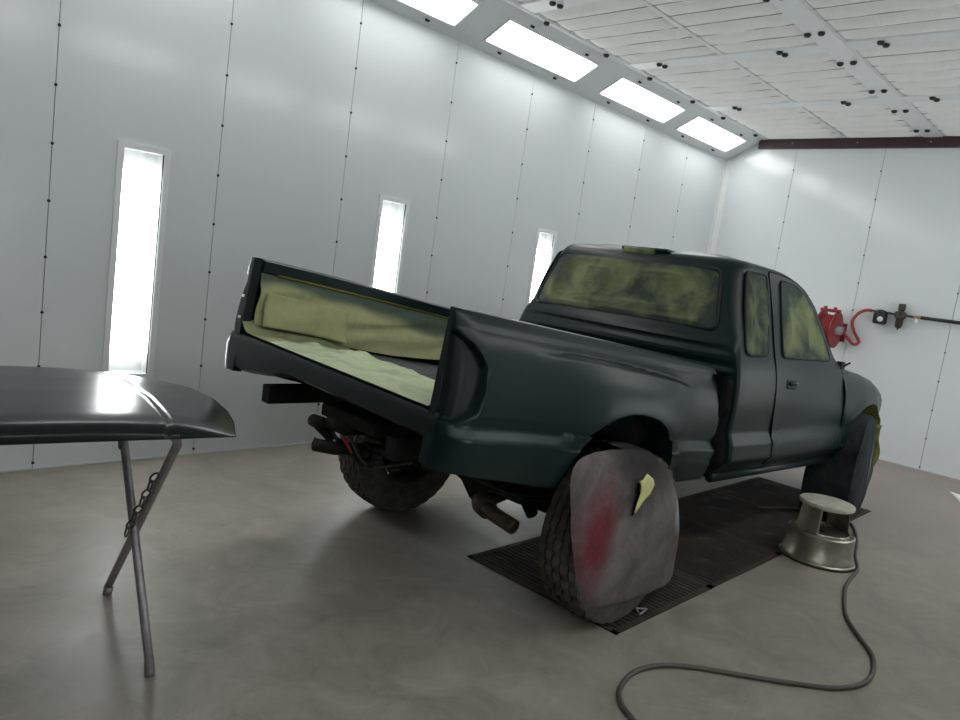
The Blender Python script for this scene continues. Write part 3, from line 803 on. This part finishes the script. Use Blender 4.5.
def fender_mesh():
    g = G(); cols = []; x = 2.555; nz = 46
    while x < 3.925:
        zt = interp(FT, x); zb = interp([(2.5, .56), (2.7, .57), (3.4, .60), (3.6, .62), (3.93, .66)], x)
        col = [Vector((x, fend_half(x, lerp(zb, zt, 1 - (1 - k / nz) ** 1.2)), lerp(zb, zt, 1 - (1 - k / nz) ** 1.2))) for k in range(nz + 1)]
        t = col[-1]; col += [Vector((x, t.y - .03, t.z + .004)), Vector((x, t.y - .07, t.z + .002)), Vector((x, t.y - .075, t.z - .04))]
        cols.append(col); x += .014
    for c in cols:
        for p in c:
            de = interp([(.56, 2.52), (.66, 2.515), (.763, 2.54), (.946, 2.503), (1.17, 2.408), (1.21, 2.39)], p.z)
            p.x += (de - 2.555) * max(0, 1 - (p.x - 2.555) / .35)
    n = len(cols[0]); g.v = [tuple(p) for c in cols for p in c]
    for i in range(len(cols) - 1):
        for j in range(n - 1):
            q = (i * n + j, (i + 1) * n + j, (i + 1) * n + j + 1, i * n + j + 1)
            c = sum((Vector(g.v[k]) for k in q), Vector()) / 4
            if sup(c.x, c.z, FCX, FCZ, FA, FB) < 1: continue
            g.f.append(q)
    for f in g.f:
        for k in f:
            x, y, z = g.v[k]; d = sup(x, z, FCX, FCZ, FA, FB)
            if d < 1.0 and z > FCZ: g.v[k] = (FCX + (x - FCX) / d, y - .0, FCZ + (z - FCZ) / d)
    return g
fm = fender_mesh(); f2 = G(); f2.v = list(fm.v); f2.f = list(fm.f)
fm.mirror_y().map(TC).build('front_fender', M['paint'], truck, autos=60); f2.map(TC).build('front_fender', M['paint'], truck, autos=60)
g = G()
for s in (-1, 1): g.tube([(x, s * .55, interp(FT, x) - .07) for x in (2.6, 3.0, 3.4, 3.8)], .05, 8)
g.box2((2.5, -.7, .6), (2.56, .7, 1.16)); g.box2((3.78, -.58, .62), (3.84, .58, .90)); g.box2((2.9, -.25, .55), (3.5, .25, .95)); g.box2((2.95, -.18, .95), (3.4, .18, 1.0))
g.map(TC).build('engine_bay', M['chassis'], truck, bevel=.01)
g = G(); g.grid([[(3.90 + .06 * (1 - (y / .58) ** 2), y, z) for y in [lerp(-.58, .58, k / 16) for k in range(17)]] for z in (.66, .70, .78, .80)]); g.grid([[(3.84 + .04 * (1 - (y / .58) ** 2), y, z) for y in [lerp(-.58, .58, k / 16) for k in range(17)]] for z in (.80, .90)])
g.map(TC).build('front_panel', M['paint'], truck, solid=.01)
g = G(); g.box2((2.3, -.66, 1.15), (2.62, .66, 1.17)); g.map(TC).build('cowl_panel', M['jamb'], truck)
# rocker / sill under doors
for s in (-1, 1): G().tube([(.86, s * .745, .553), (2.56, s * .745, .553)], .028, 8).map(TC).build('rocker_sill', M['paint'], truck)
# front arch masking paper
g = G(); rows = []
for k in range(25):
    a = lerp(PI * .72, PI * .02, k / 24)
    rows.append([(FCX + (.41 - .05 * f) * math.cos(a), -.815 + .34 * f + .02 * noise.noise(Vector((k * .4, f * 3, 0))), FCZ + .0 + (.395 - .03 * f + .02 * noise.noise(Vector((k * .5, f * 4, 7)))) * math.sin(a)) for f in [j / 8 for j in range(9)]])
g.grid(rows).map(TC).build('arch_masking_paper', M['greenpaper'], truck, label='yellow green masking paper in the front wheel arch')
g = G(); rows = []
for k in range(13):
    f = k / 12; rows.append([(3.27 + .04 * math.sin(3 * f) + .05 * u, -.86 + .30 * u + .015 * math.sin(9 * f + 3 * u), lerp(.80, .36, f)) for u in [j / 6 for j in range(7)]])
g.grid(rows).map(TC).build('hanging_masking_strip', M['greenpaper'], truck, solid=.002, label='yellow green paper strip hanging ahead of the front wheel')
# ---- chassis
for s in (-1, 1):
    g = G(); pts = [(-1.02, .752), (-.75, .748), (-.45, .735), (-.05, .715), (.5, .58), (1.2, .51), (2.4, .51), (2.75, .55), (3.75, .58)]
    for (dy, dz) in ((0, 0),):
        rows = []
        for (x, z) in pts: rows.append([(x, s * .455 - .03, z - .04), (x, s * .455 + .03, z - .04), (x, s * .455 + .03, z + .04), (x, s * .455 - .03, z + .04)])
        g.grid(rows, True); g.add(rows[0], [(0, 1, 2, 3)]); g.add(rows[-1], [(0, 1, 2, 3)])
    g.build('frame_rail', M['chassis'], truck, smooth=False)
for x, z in ((-.72, .75), (.5, .58), (1.5, .51), (2.5, .51)):
    G().box((x, 0, z), (.08, .86, .07)).build('cross_member', M['chassis'], truck, smooth=False, bevel=.006)
G().box2((-.98, -.30, .748), (-.84, .07, .80)).build('bed_cross_sill', M['chassis'], truck, smooth=False, bevel=.008)
g = G(); g.tube([(-1.0, .04, .72), (-.98, .10, .705), (-.96, .0, .66)], .018, 8); g.tube([(-.99, .02, .72), (-.985, .11, .715)], .027, 10); g.box((-.93, -.06, .735), (.12, .14, .05))
g.tube([(-1.0, .09, .715), (-.95, -.06, .735)], .02, 8); g.build('hitch_bracket', M['chassis'], truck)
g = G(); g.tube([(-1.0, .055, .625), (-.96, -.03, .630), (-.9, -.1, .64)], [.028, .028, .024], 12); g.tube([(-.97, -.03, .64), (-.5, -.2, .62)], .02, 8); g.build('spare_winch_tube', M['chassis'], truck)
for i, pts in enumerate(([(-.98, 0, .74), (-.95, -.03, .66), (-.9, -.10, .60), (-.8, -.15, .62)], [(-.97, -.06, .75), (-.97, -.09, .70), (-.93, -.11, .63)], [(-.95, -.1, .74), (-.96, -.15, .68), (-.9, -.2, .60), (-.7, -.22, .6)], [(-.96, .06, .70), (-.93, -.04, .655), (-.9, -.12, .66)])):
    G().tube(spline(pts, 8), .007, 6).build('brake_hose', M['redhose'] if i == 1 else M['rubber'], truck)
# a hanging light plug cluster
g = G()
for k in range(10): g.sphere((-.92 + .05 * random.random(), -.12 - .10 * random.random(), .60 + .07 * random.random()), .016 + .012 * random.random(), 8)
g.build('wiring_plug', M['chassis'], truck)
AX = .0; RA = .385
g = G(); g.tube([(AX, -.62, RA), (AX, -.2, RA), (AX, -.12, RA), (AX, .0, RA), (AX, .12, RA), (AX, .2, RA), (AX, .62, RA)], [.04, .042, .06, .13, .06, .042, .04], 16); g.build('rear_axle', M['chassis'], truck)
for s in (-1, 1):
    g = G()
    for k in range(4):
        L = .62 - .12 * k; g.grid([[(AX + L * t, s * .52 + dy, .455 - .012 * k + .16 * (t * t) * (L / .62) ** 2) for t in [q / 10 for q in range(-10, 11)]] for dy in (-.03, .03)])
    g.build('leaf_spring', M['chassis'], truck, solid=.009)
    g = G(); g.tube([(AX - .05, s * .38, .33), (AX - .28, s * .30, .70)], [.03, .024], 10); g.build('shock_absorber', M['rust'] if s > 0 else M['chassis'], truck)
# exhaust
g = G(); P_ = [(.9, -.28, .47), (.55, -.29, .46), (.1, -.30, .45), (-.25, -.31, .42), (-.36, -.35, .415), (-.40, -.44, .41), (-.405, -.575, .395)]
g.tube(spline(P_, 8), .033, 14, caps=False); g.tube(spline(P_[:-1] + [(-.405, -.565, .396)], 8), .029, 14)
g.tube([(.50, -.29, .455), (.46, -.29, .455), (.08, -.30, .450), (.04, -.30, .450)], [.035, .085, .085, .035], 16)
g.build('exhaust_pipe', M['rust'], truck)
G().tube([(-.34, -.31, .415), (-.37, -.345, .412), (-.385, -.40, .41)], .045, 14).build('exhaust_hanger', M['rust'], truck)
# ---- wheels
def tyre_mesh(R=RA, W=.212, seg=132):
    prof = []     # (y, r, tread?)
    ribs = [(-.118, -.082), (-.066, -.032), (-.017, .017), (.032, .066), (.082, .118)]
    side = [(-.098, .205, 0), (-.115, .225, 0), (-.131, .27, 0), (-.133, .31, 0), (-.129, .345, 0), (-.124, .366, 1)]
    prof += side
    for a, b in ribs:
        ra, rb = R - .010 * (a / .118) ** 2 - .001, R - .010 * (b / .118) ** 2 - .001
        prof += [(a, ra - .020, 2), (a, ra, 3), (b, rb, 3), (b, rb - .020, 2)]
    prof += [(-y, r, k) for y, r, k in side[::-1]]
    prof = [(y * W / .262, r, k) for y, r, k in prof]
    rows = []
    for idx, (y, r, k) in enumerate(prof):
        row = []
        for i in range(seg):
            t = 2 * PI * i / seg; rr = r; yy = y
            if k == 3:
                ph = (i + (idx // 4) * 1) % 4
                if ph == 0: rr -= .013
                yy += .0006 * (1 if (i // 2) % 2 else -1)
            if k == 2: yy += .0006 * (1 if (i // 2) % 2 else -1)
            if k == 1 and i % 4 == 0: rr -= .008
            row.append((rr * math.cos(t), yy, rr * math.sin(t)))
        rows.append(row)
    return G().grid(rows, True)
def rim_mesh():
    g = G()
    g.lathe([(.206, -.10), (.195, -.088), (.178, -.06), (.172, .0), (.178, .06), (.195, .088), (.206, .10)], (0, 0, 0), 'y', 40)
    g.lathe([(.176, -.045), (.15, -.05), (.12, -.03), (.085, -.055), (.055, -.06), (.001, -.06)], (0, 0, 0), 'y', 40)   # outer face at -y
    for k in range(6):
        a = 2 * PI * k / 6; g.cyl((.07 * math.cos(a), -.05, .07 * math.sin(a)), (.07 * math.cos(a), -.078, .07 * math.sin(a)), .011, 8)
    return g
w0 = rim_mesh().build('wheel', M['rim'], truck, autos=40)
t0 = tyre_mesh().build('tyre', M['tyre'], w0, autos=35)
d0 = G().lathe([(.001, .11), (.05, .11), (.06, .085), (.13, .08), (.142, .07), (.142, .0), (.12, -.02)], (0, 0, 0), 'y', 36).build('brake_drum', M['chassis'], w0, autos=40)
w0.location = (AX, -.790, RA)
for (x, y) in ((AX, .665), (3.05, -.765), (3.05, .70)):
    c = copy_tree(w0, truck); c.location = (x, y, RA - (0.0 if x < 1 else 0.0)); c.rotation_euler = (0, random.random(), (PI if y > 0 else 0) + (.17 if x > 1 else 0))
# ---- cloth covers hung over the right wheels (things of their own)
def wheel_cover(name, label, hub, outline, yface, ydepth, mat, a_from, a_to, group, bulge=.015, seed=0, flare=None, rot=0):
    c, s = math.cos(YW), math.sin(YW)
    wx, wy = OX + c * hub[0] - s * yface, OY + s * hub[0] + c * yface
    r = thing(name, label, 'wheel cover', (wx, wy, 0), YW + rot, group)
    pl = round_poly([(x - hub[0], z) for x, z in outline], .07, 4)
    pts = []
    for i in range(len(pl)):
        a, b = pl[i], pl[(i + 1) % len(pl)]; m = max(1, int(math.hypot(b[0] - a[0], b[1] - a[1]) / .03))
        for k in range(m): pts.append((lerp(a[0], b[0], k / m), lerp(a[1], b[1], k / m)))
    cx, cz = 0, hub[1]; rows = []; g = G(); n = 16
    for i in range(n):
        f = 1 - i / n; row = []
        for (x, z) in pts:
            u, v = cx + (x - cx) * f, cz + (z - cz) * f
            d = -bulge * (1 - f ** 4) + .016 * noise.noise(Vector((u * 4 + seed, v * 2.2, seed))) + .008 * abs(noise.noise(Vector((u * 11, v * 7, seed + 4)))) 
            if f > .93: d += .018 * (f - .93) / .07
            row.append(Vector((u, d, v)))
        rows.append(row)
    g.grid(rows, True); g.fan(rows[-1], Vector((0, -bulge, cz)))
    o = g.build('face_cloth', mat, r)
    rows = []
    for (x, z) in pts:
        a = math.atan2(z - cz, x - cx)
        if a < a_from or a > a_to: continue
        row = []
        for j in range(9):
            f = j / 8; wv = .010 * noise.noise(Vector((a * 5, f * 4, seed)))
            sx, sz = (flare(a, f) if flare else (0, 0))
            row.append(Vector((x + wv + sx, .018 + ydepth * f, z + .010 * math.sin(PI * f) + wv + sz)))
        rows.append((a, row))
    rows.sort(key=lambda q: q[0])
    if a_to > 3.1: rows.append(rows[0])
    G().grid([q[1] for q in rows]).build('side_cloth', mat, r)
    return r
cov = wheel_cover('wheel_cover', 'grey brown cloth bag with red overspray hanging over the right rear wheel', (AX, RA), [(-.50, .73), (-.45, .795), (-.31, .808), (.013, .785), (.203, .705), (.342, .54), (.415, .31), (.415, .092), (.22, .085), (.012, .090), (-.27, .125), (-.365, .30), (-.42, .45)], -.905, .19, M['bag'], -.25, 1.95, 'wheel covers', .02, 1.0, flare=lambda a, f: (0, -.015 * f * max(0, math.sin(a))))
tp = [(-.035, .695), (.012, .67), (.032, .643), (.008, .602), (-.040, .580), (-.065, .560), (-.095, .538), (-.085, .575), (-.068, .612), (-.070, .645), (-.088, .670), (-.058, .673)]
g = patch(tp, lambda u, v: (Vector((u, -.036 + .012 * noise.noise(Vector((u * 4 + 1, v * 2.2, 1))), v)), Vector((0, -1, 0))), .004, 4, edge=0, dense=2)
g.build('torn_patch', M['torn'], cov, label='pale yellow torn patch')
g = patch([(p[0] - .012, p[1] - .012) for p in tp], lambda u, v: (Vector((u, -.033 + .012 * noise.noise(Vector((u * 4 + 1, v * 2.2, 1))), v)), Vector((0, -1, 0))), .002, 4, edge=0, dense=2)
g.build('tear', M['gap'], cov)
wheel_cover('wheel_cover', 'dark crumpled cloth bag hanging over the right front wheel behind the step stool', (3.05, RA), [(2.61, 0.58), (2.71, 0.72), (2.93, 0.775), (3.13, 0.76), (3.27, 0.69), (3.36, 0.56), (3.37, 0.42), (3.61, 0.245), (3.38, 0.12), (3.18, 0.04), (2.9, 0.03), (2.63, 0.05), (2.6, 0.3)], -.895, .31, M['bagf'], -3.2, 3.2, 'wheel covers', .03, 5.0, rot=.17, flare=lambda a, f: (.07 * f * max(0, -math.cos(a)) + .02 * math.sin(7 * a) * f, 0))

# ================================================================== FLOOR GRATES
def grate(x0, x1, y0, y1, label):
    r = thing('floor_grate', label, 'floor grate', (x0, y0, 0), 0, 'floor grates under the truck')
    L, W = x1 - x0, y1 - y0; g = G()
    for a, b in (((0, 0), (L, .03)), ((0, W - .03), (L, W)), ((0, 0), (.025, W)), ((L - .025, 0), (L, W))): g.box2((a[0], a[1], -.03), (b[0], b[1], .004))
    g.build('frame', M['grate'], r, smooth=False)
    g = G(); n = int(L / .034)
    for k in range(1, n): 
        x = L * k / n; g.box2((x - .0115, .03, -.03), (x + .0115, W - .03, .002))
    for y in (W * .25, W * .5, W * .75): g.box2((.02, y - .006, -.03), (L - .02, y + .006, -.004))
    g.build('slats', M['grate'], r, smooth=False)
names = ['nearest the camera, under the right rear wheel', 'second from the rear wheel, under the truck sill', 'third from the rear wheel, left of the step stool', 'farthest, behind the step stool']
gx = [2.622, 3.505, 4.387, 5.27, 6.148]
for k in range(4): grate(gx[k], gx[k + 1] - .004, 1.467, 2.36, 'dark oversprayed steel floor grate, ' + names[k])
g = G(); c0 = Vector((2.70, 1.62, .004))
g.tube([Vector((2.86, 1.50, .012)), Vector((2.94, 1.515, .012)), Vector((2.90, 1.545, .012))], .006, 8, closed=True); tag(g.build('wire_clip', M['steel']), 'small bent grey wire clip lying on the grate beside the rear wheel', 'clip')

# ================================================================== STEP STOOL
st = thing('step_stool', 'round dusty metal two-step stool standing beside the grate', 'step stool', (4.574, 1.328, 0))
G().lathe([(.205, .004), (.212, .008), (.212, .016), (.204, .022), (.198, .05), (.190, .062), (.186, .15), (.186, .168), (.176, .174), (.150, .170), (.140, .168), (.02, .168)], (0, 0, 0), 'z', 64).build('base', M['stool'], st, autos=35)
G().lathe([(.216, .002), (.219, .008), (.216, .014)], (0, 0, 0), 'z', 64).build('rubber_rim', M['rubber'], st)
g = G(); rows = []
seg = 96
def cut(a, z):
    for c in (math.radians(-112), math.radians(68)):
        d = (a - c + PI) % (2 * PI) - PI
        if abs(d) < math.radians(58) and .185 < z < .325: return True
    return False
zz = [.166 + .0065 * k for k in range(27)] 
for z in zz: rows.append([((.152 - .10 * (z - .166)) * math.cos(2 * PI * k / seg), (.152 - .10 * (z - .166)) * math.sin(2 * PI * k / seg), z) for k in range(seg)])
g.grid(rows, True); g.f = [f for f in g.f if not cut(math.atan2(sum(g.v[k][1] for k in f), sum(g.v[k][0] for k in f)), sum(g.v[k][2] for k in f) / 4)]
g.build('upper_drum', M['stool'], st, solid=.004)
G().lathe([(.132, .325), (.152, .330), (.154, .345), (.150, .352), (.14, .355), (.001, .355)], (0, 0, 0), 'z', 64).build('top_tread', M['stooltop'], st, autos=40)

# ================================================================== AIR HOSE
hp = [(5.2, 1.95), (5.50, 1.78), (5.62, 1.58), (5.55, 1.43), (5.202, 1.286), (4.85, 1.19), (4.66, 1.12), (4.539, 1.092), (4.35, 1.072), (4.162, 1.035), (3.836, .927), (3.653, .817), (3.499, .713), (3.335, .663), (3.181, .66), (3.042, .719), (2.91, .845), (2.782, .993), (2.654, 1.141), (2.533, 1.227), (2.399, 1.248), (2.265, 1.213), (2.191, 1.156), (2.155, 1.093), (2.112, 1.015), (2.02, .85), (1.9, .6)]
g = G().tube(spline([(x, y, .0105) for x, y in hp], 10), .0095, 10)
tag(g.build('air_hose', M['dusthose']), 'grey brown air hose curling across the floor from the step stool', 'hose')

# ================================================================== HOSE REEL, FILTER AND PIPE ON THE BACK WALL
rl = thing('hose_reel', 'red air hose reel mounted on the back wall beside the windshield', 'hose reel', (XB, 2.755, 1.285))
for s in (-1, 1):
    g = G(); yy = s * .075
    g.lathe([(.05, yy), (.185, yy), (.195, yy + .008), (.195, yy - .010), (.185, yy - .012), (.05, yy - .012)], (-.25, 0, 0), 'y', 40); g.build('flange', M['red'], rl, autos=40)
g = G()
for k in range(6):
    for j in range(2): g.lathe([(.13 + .02 * j + .009 * math.cos(2 * PI * q / 8), -.056 + .0225 * k + .009 * math.sin(2 * PI * q / 8)) for q in range(9)], (-.25, 0, 0), 'y', 36)
g.build('coiled_hose', M['redhose'], rl)
g = G(); g.box((-.13, -.10, 0), (.26, .012, .09)); g.box((-.13, .10, 0), (.26, .012, .09)); g.box((-.006, 0, -.02), (.012, .22, .20)); g.build('bracket', M['red'], rl, smooth=False, bevel=.004)
G().cyl((-.25, -.15, 0), (-.25, .13, 0), .045, 20).build('hub', M['steel'], rl)
g = G(); g.box((-.28, .0, .20), (.06, .20, .035)); g.cyl((-.3, .05, .2), (-.3, .05, .24), .02, 10); g.cyl((-.3, -.05, .2), (-.3, -.05, .24), .02, 10); g.build('hose_guide', M['red'], rl, bevel=.005)
pts = [(8.32, 2.62, 1.285), (8.36, 2.56, 1.22), (8.40, 2.50, 1.16), (8.44, 2.47, 1.20), (8.45, 2.54, 1.30), (8.46, 2.575, 1.40), (8.47, 2.54, 1.49), (8.48, 2.48, 1.535), (8.485, 2.42, 1.543)]
tag(G().tube(spline(pts, 8), .016, 10).build('red_hose', M['redhose']), 'short red hose looping from the reel up to the black pipe', 'hose')
pp = thing('air_pipe', 'black air line pipe running along the back wall to the right', 'pipe', (XB, 2.42, 1.543))
G().tube([(-.06, 0, 0), (-.06, -.40, -.01)], .011, 10).build('pipe_section', M['blackp'], pp)
G().tube([(-.06, -.47, -.008), (-.06, -.74, -.008), (-.06, -2.7, -.03)], .018, 12).build('pipe_section', M['blackp'], pp)
G().cyl((-.06, -.40, -.01), (-.06, -.48, -.008), .017, 12).build('brass_coupling', M['brass'], pp)
g = G(); g.box((-.03, -.74, -.02), (.06, .03, .05)); g.build('pipe_clip', M['white'], pp)
g = G(); g.cyl((-.06, -.43, -.02), (-.06, -.43, -.075), .013, 10); g.build('drain_valve', M['white'], pp)
rg = thing('air_regulator', 'black round air regulator with a white dial on the pipe', 'regulator', (XB - .06, 2.325, 1.535))
G().lathe([(.02, .03), (.035, .025), (.062, .01), (.066, -.02), (.066, -.10), (.06, -.12), (.001, -.12)], (0, 0, 0), 'z', 28).build('body', M['blackp'], rg, autos=40)
G().lathe([(.036, -.072), (.036, -.066)], (0, 0, 0), 'x', 24).map(lambda p: p).build('dial_rim', M['blackp'], rg)
g = G(); g.tube([(-.062, -.018, -.07), (-.070, -.020, -.07)], .028, 20); g.build('dial', M['white'], rg)
ft = thing('air_filter_unit', 'bronze upright air filter unit on the pipe right of the regulator', 'filter', (XB - .06, 2.14, 1.535))
G().lathe([(.001, .115), (.032, .115), (.034, .05), (.028, .045), (.028, .035), (.05, .03), (.052, -.03), (.04, -.035), (.036, -.045), (.034, -.11), (.025, -.135), (.008, -.14), (.008, -.155), (.001, -.155)], (0, 0, 0), 'z', 24).build('body', M['bronze'], ft, autos=35)
G().box((0, 0, 0), (.06, .10, .05)).build('port_block', M['bronze'], ft, bevel=.006)
g = G(); g.cyl((0, 0, -.155), (0, -.01, -.19), .006, 8); g.build('drain_tip', M['white'], ft)
# white sheet at the right edge
g = G(); rows = [[(lerp(7.80, 7.45, i / 10), lerp(1.27, 1.12, i / 10) - .55 * j / 6 * (i / 10 + .03), .003 + .004 * math.sin(i * j * .3)) for j in range(7)] for i in range(11)]
tag(g.grid(rows).build('paper_scrap', M['white'], solid=.0015), 'white paper scrap on the floor at the right edge near the back wall', 'paper')

# ================================================================== LOOSE HOOD ON A FOLDING STAND
HX = .40
def hood_xe(y): return interp([(1.955, 1.072), (2.0, 1.085), (2.1, 1.115), (2.25, 1.145), (2.45, 1.160), (2.65, 1.13), (2.8, 1.05), (2.86, 0.98)], y) - HX
def hood_z(u, y):
    # u : -1..1 across
    xe = hood_xe(y); x = u * xe; xc = interp([(1.955, .875), (2.05, .895), (2.3, .905), (2.6, .89), (2.86, .84)], y) - HX
    zc = interp([(1.955, .866), (1.967, .880), (1.985, .891), (2.01, .897), (2.05, .902), (2.15, .904), (2.35, .902), (2.6, .893), (2.86, .874)], y)
    ze = interp([(1.955, .852), (2.1, .855), (2.86, .845)], y)
    ax = abs(x)
    if ax < xc: z = zc - .012 * (ax / xc) ** 4
    else:
        t = (ax - xc) / (xe - xc); z = lerp(zc - .012, ze, t ** 1.4)
    return z + .002 * math.exp(-((ax - xc + .007) / .007) ** 2) - .004 * math.exp(-((ax - xc - .006) / .005) ** 2)
hd = thing('car_hood', 'loose dark satin car hood lying on a folding steel stand', 'car hood', (.473, 2.49, 0), math.radians(-8.5))
ysn = [1.955, 1.960, 1.967, 1.975, 1.985, 2.0, 2.02] + [2.05 + .03 * k for k in range(28)]
nu = 300; rows = []
rows.append([(u * (hood_xe(1.955) - .02), 1.985, .853) for u in [lerp(-1, 1, k / nu) for k in range(nu + 1)]])
rows.append([(u * (hood_xe(1.955) - .005), 1.966, .849) for u in [lerp(-1, 1, k / nu) for k in range(nu + 1)]])
rows.append([(u * hood_xe(1.955), 1.957, .850) for u in [lerp(-1, 1, k / nu) for k in range(nu + 1)]])
for y in ysn: rows.append([(u * hood_xe(y), y, hood_z(u, y)) for u in [lerp(-1, 1, k / nu) for k in range(nu + 1)]])
g = G().grid(rows); g.map(lambda p: p - Vector((0, 2.40, 0)))
g.build('outer_skin', M['hood'], hd, autos=70, solid=.004)
g = G(); g.box2((-.50, -.30, .829), (.50, -.24, .872)); g.box2((-.50, .20, .829), (.50, .26, .872)); g.box2((-.50, -.30, .829), (-.44, .26, .872)); g.box2((.44, -.30, .829), (.50, .26, .872)); g.box2((-.04, -.30, .829), (.04, .26, .872))
g.build('inner_frame', M['jamb'], hd, smooth=False, bevel=.006)
for x, y in ((.475 - HX, -.36), (.53 - HX, -.30), (-.35, -.38)):
    G().lathe([(.001, 0), (.011, .002), (.013, .012), (.008, .03)], (x, y, .822), 'z', 12).build('bump_stop', M['rubber'], hd)
sd = thing('folding_stand', 'grey tubular steel folding X stand holding up the loose hood', 'stand', (.55, 2.548, 0), math.radians(-8.3))
XR_, XL_ = .47, -.47
def uframe(y_foot, y_top, x_foot, x_top, z_top=.812):
    half = []
    for f in (0, .25, .5, .75, .88): half.append(Vector((lerp(x_foot, x_top, f), lerp(y_foot, y_top, f), lerp(.02, z_top, f))))
    half += [Vector((x_top - .003, lerp(y_foot, y_top, .945), z_top - .045)), Vector((x_top - .014, lerp(y_foot, y_top, .975), z_top - .018)), Vector((x_top - .035, lerp(y_foot, y_top, .99), z_top - .004)), Vector((x_top - .07, y_top, z_top))]
    pts = half + [Vector((0, y_top, z_top))] + [Vector((-p.x, p.y, p.z)) for p in half[::-1]]
    return G().tube(pts, .0145, 12), pts
for (yf, yt, xf_, xt) in ((-.312, .215, .474, .432), (.312, -.33, .465, .505)):
    g, pts = uframe(yf, yt, xf_, xt); fo = g.build('leg_frame', M['steel'], sd)
    for p in (pts[0], pts[-1]):
        d = (pts[1] - pts[0]).normalized(); q = Vector((p.x, p.y, 0)); g = G(); g.tube([q, q + Vector((0, d.y, d.z)) * .045], .0165, 12); g.build('foot_cap', M['steel'], fo)
def ring(c, R, r, ax, n=14):
    a, b = ax; return [Vector(c) + Vector(a) * (R[0] * math.cos(2 * PI * k / n)) + Vector(b) * (R[1] * math.sin(2 * PI * k / n)) for k in range(n)]
P0, P1 = Vector((.46, -.245, .66)), Vector((.43, -.045, .38)); n = 8; d = (P1 - P0).normalized(); sidev = d.cross(Vector((1, 0, 0))).normalized()
for k in range(n):
    c = P0.lerp(P1, (k + .5) / n); b = sidev if k % 2 else d.cross(sidev).normalized()
    G().tube(ring(c, (.024, .012), .0035, (d, b)), .0036, 6, closed=True).build('chain_link', M['chain'], sd)
G().tube(ring((.425, .10, .66), (.016, .016), .004, ((0, 1, 0), (0, 0, 1))), .004, 6, closed=True).build('pull_ring', M['chain'], sd)
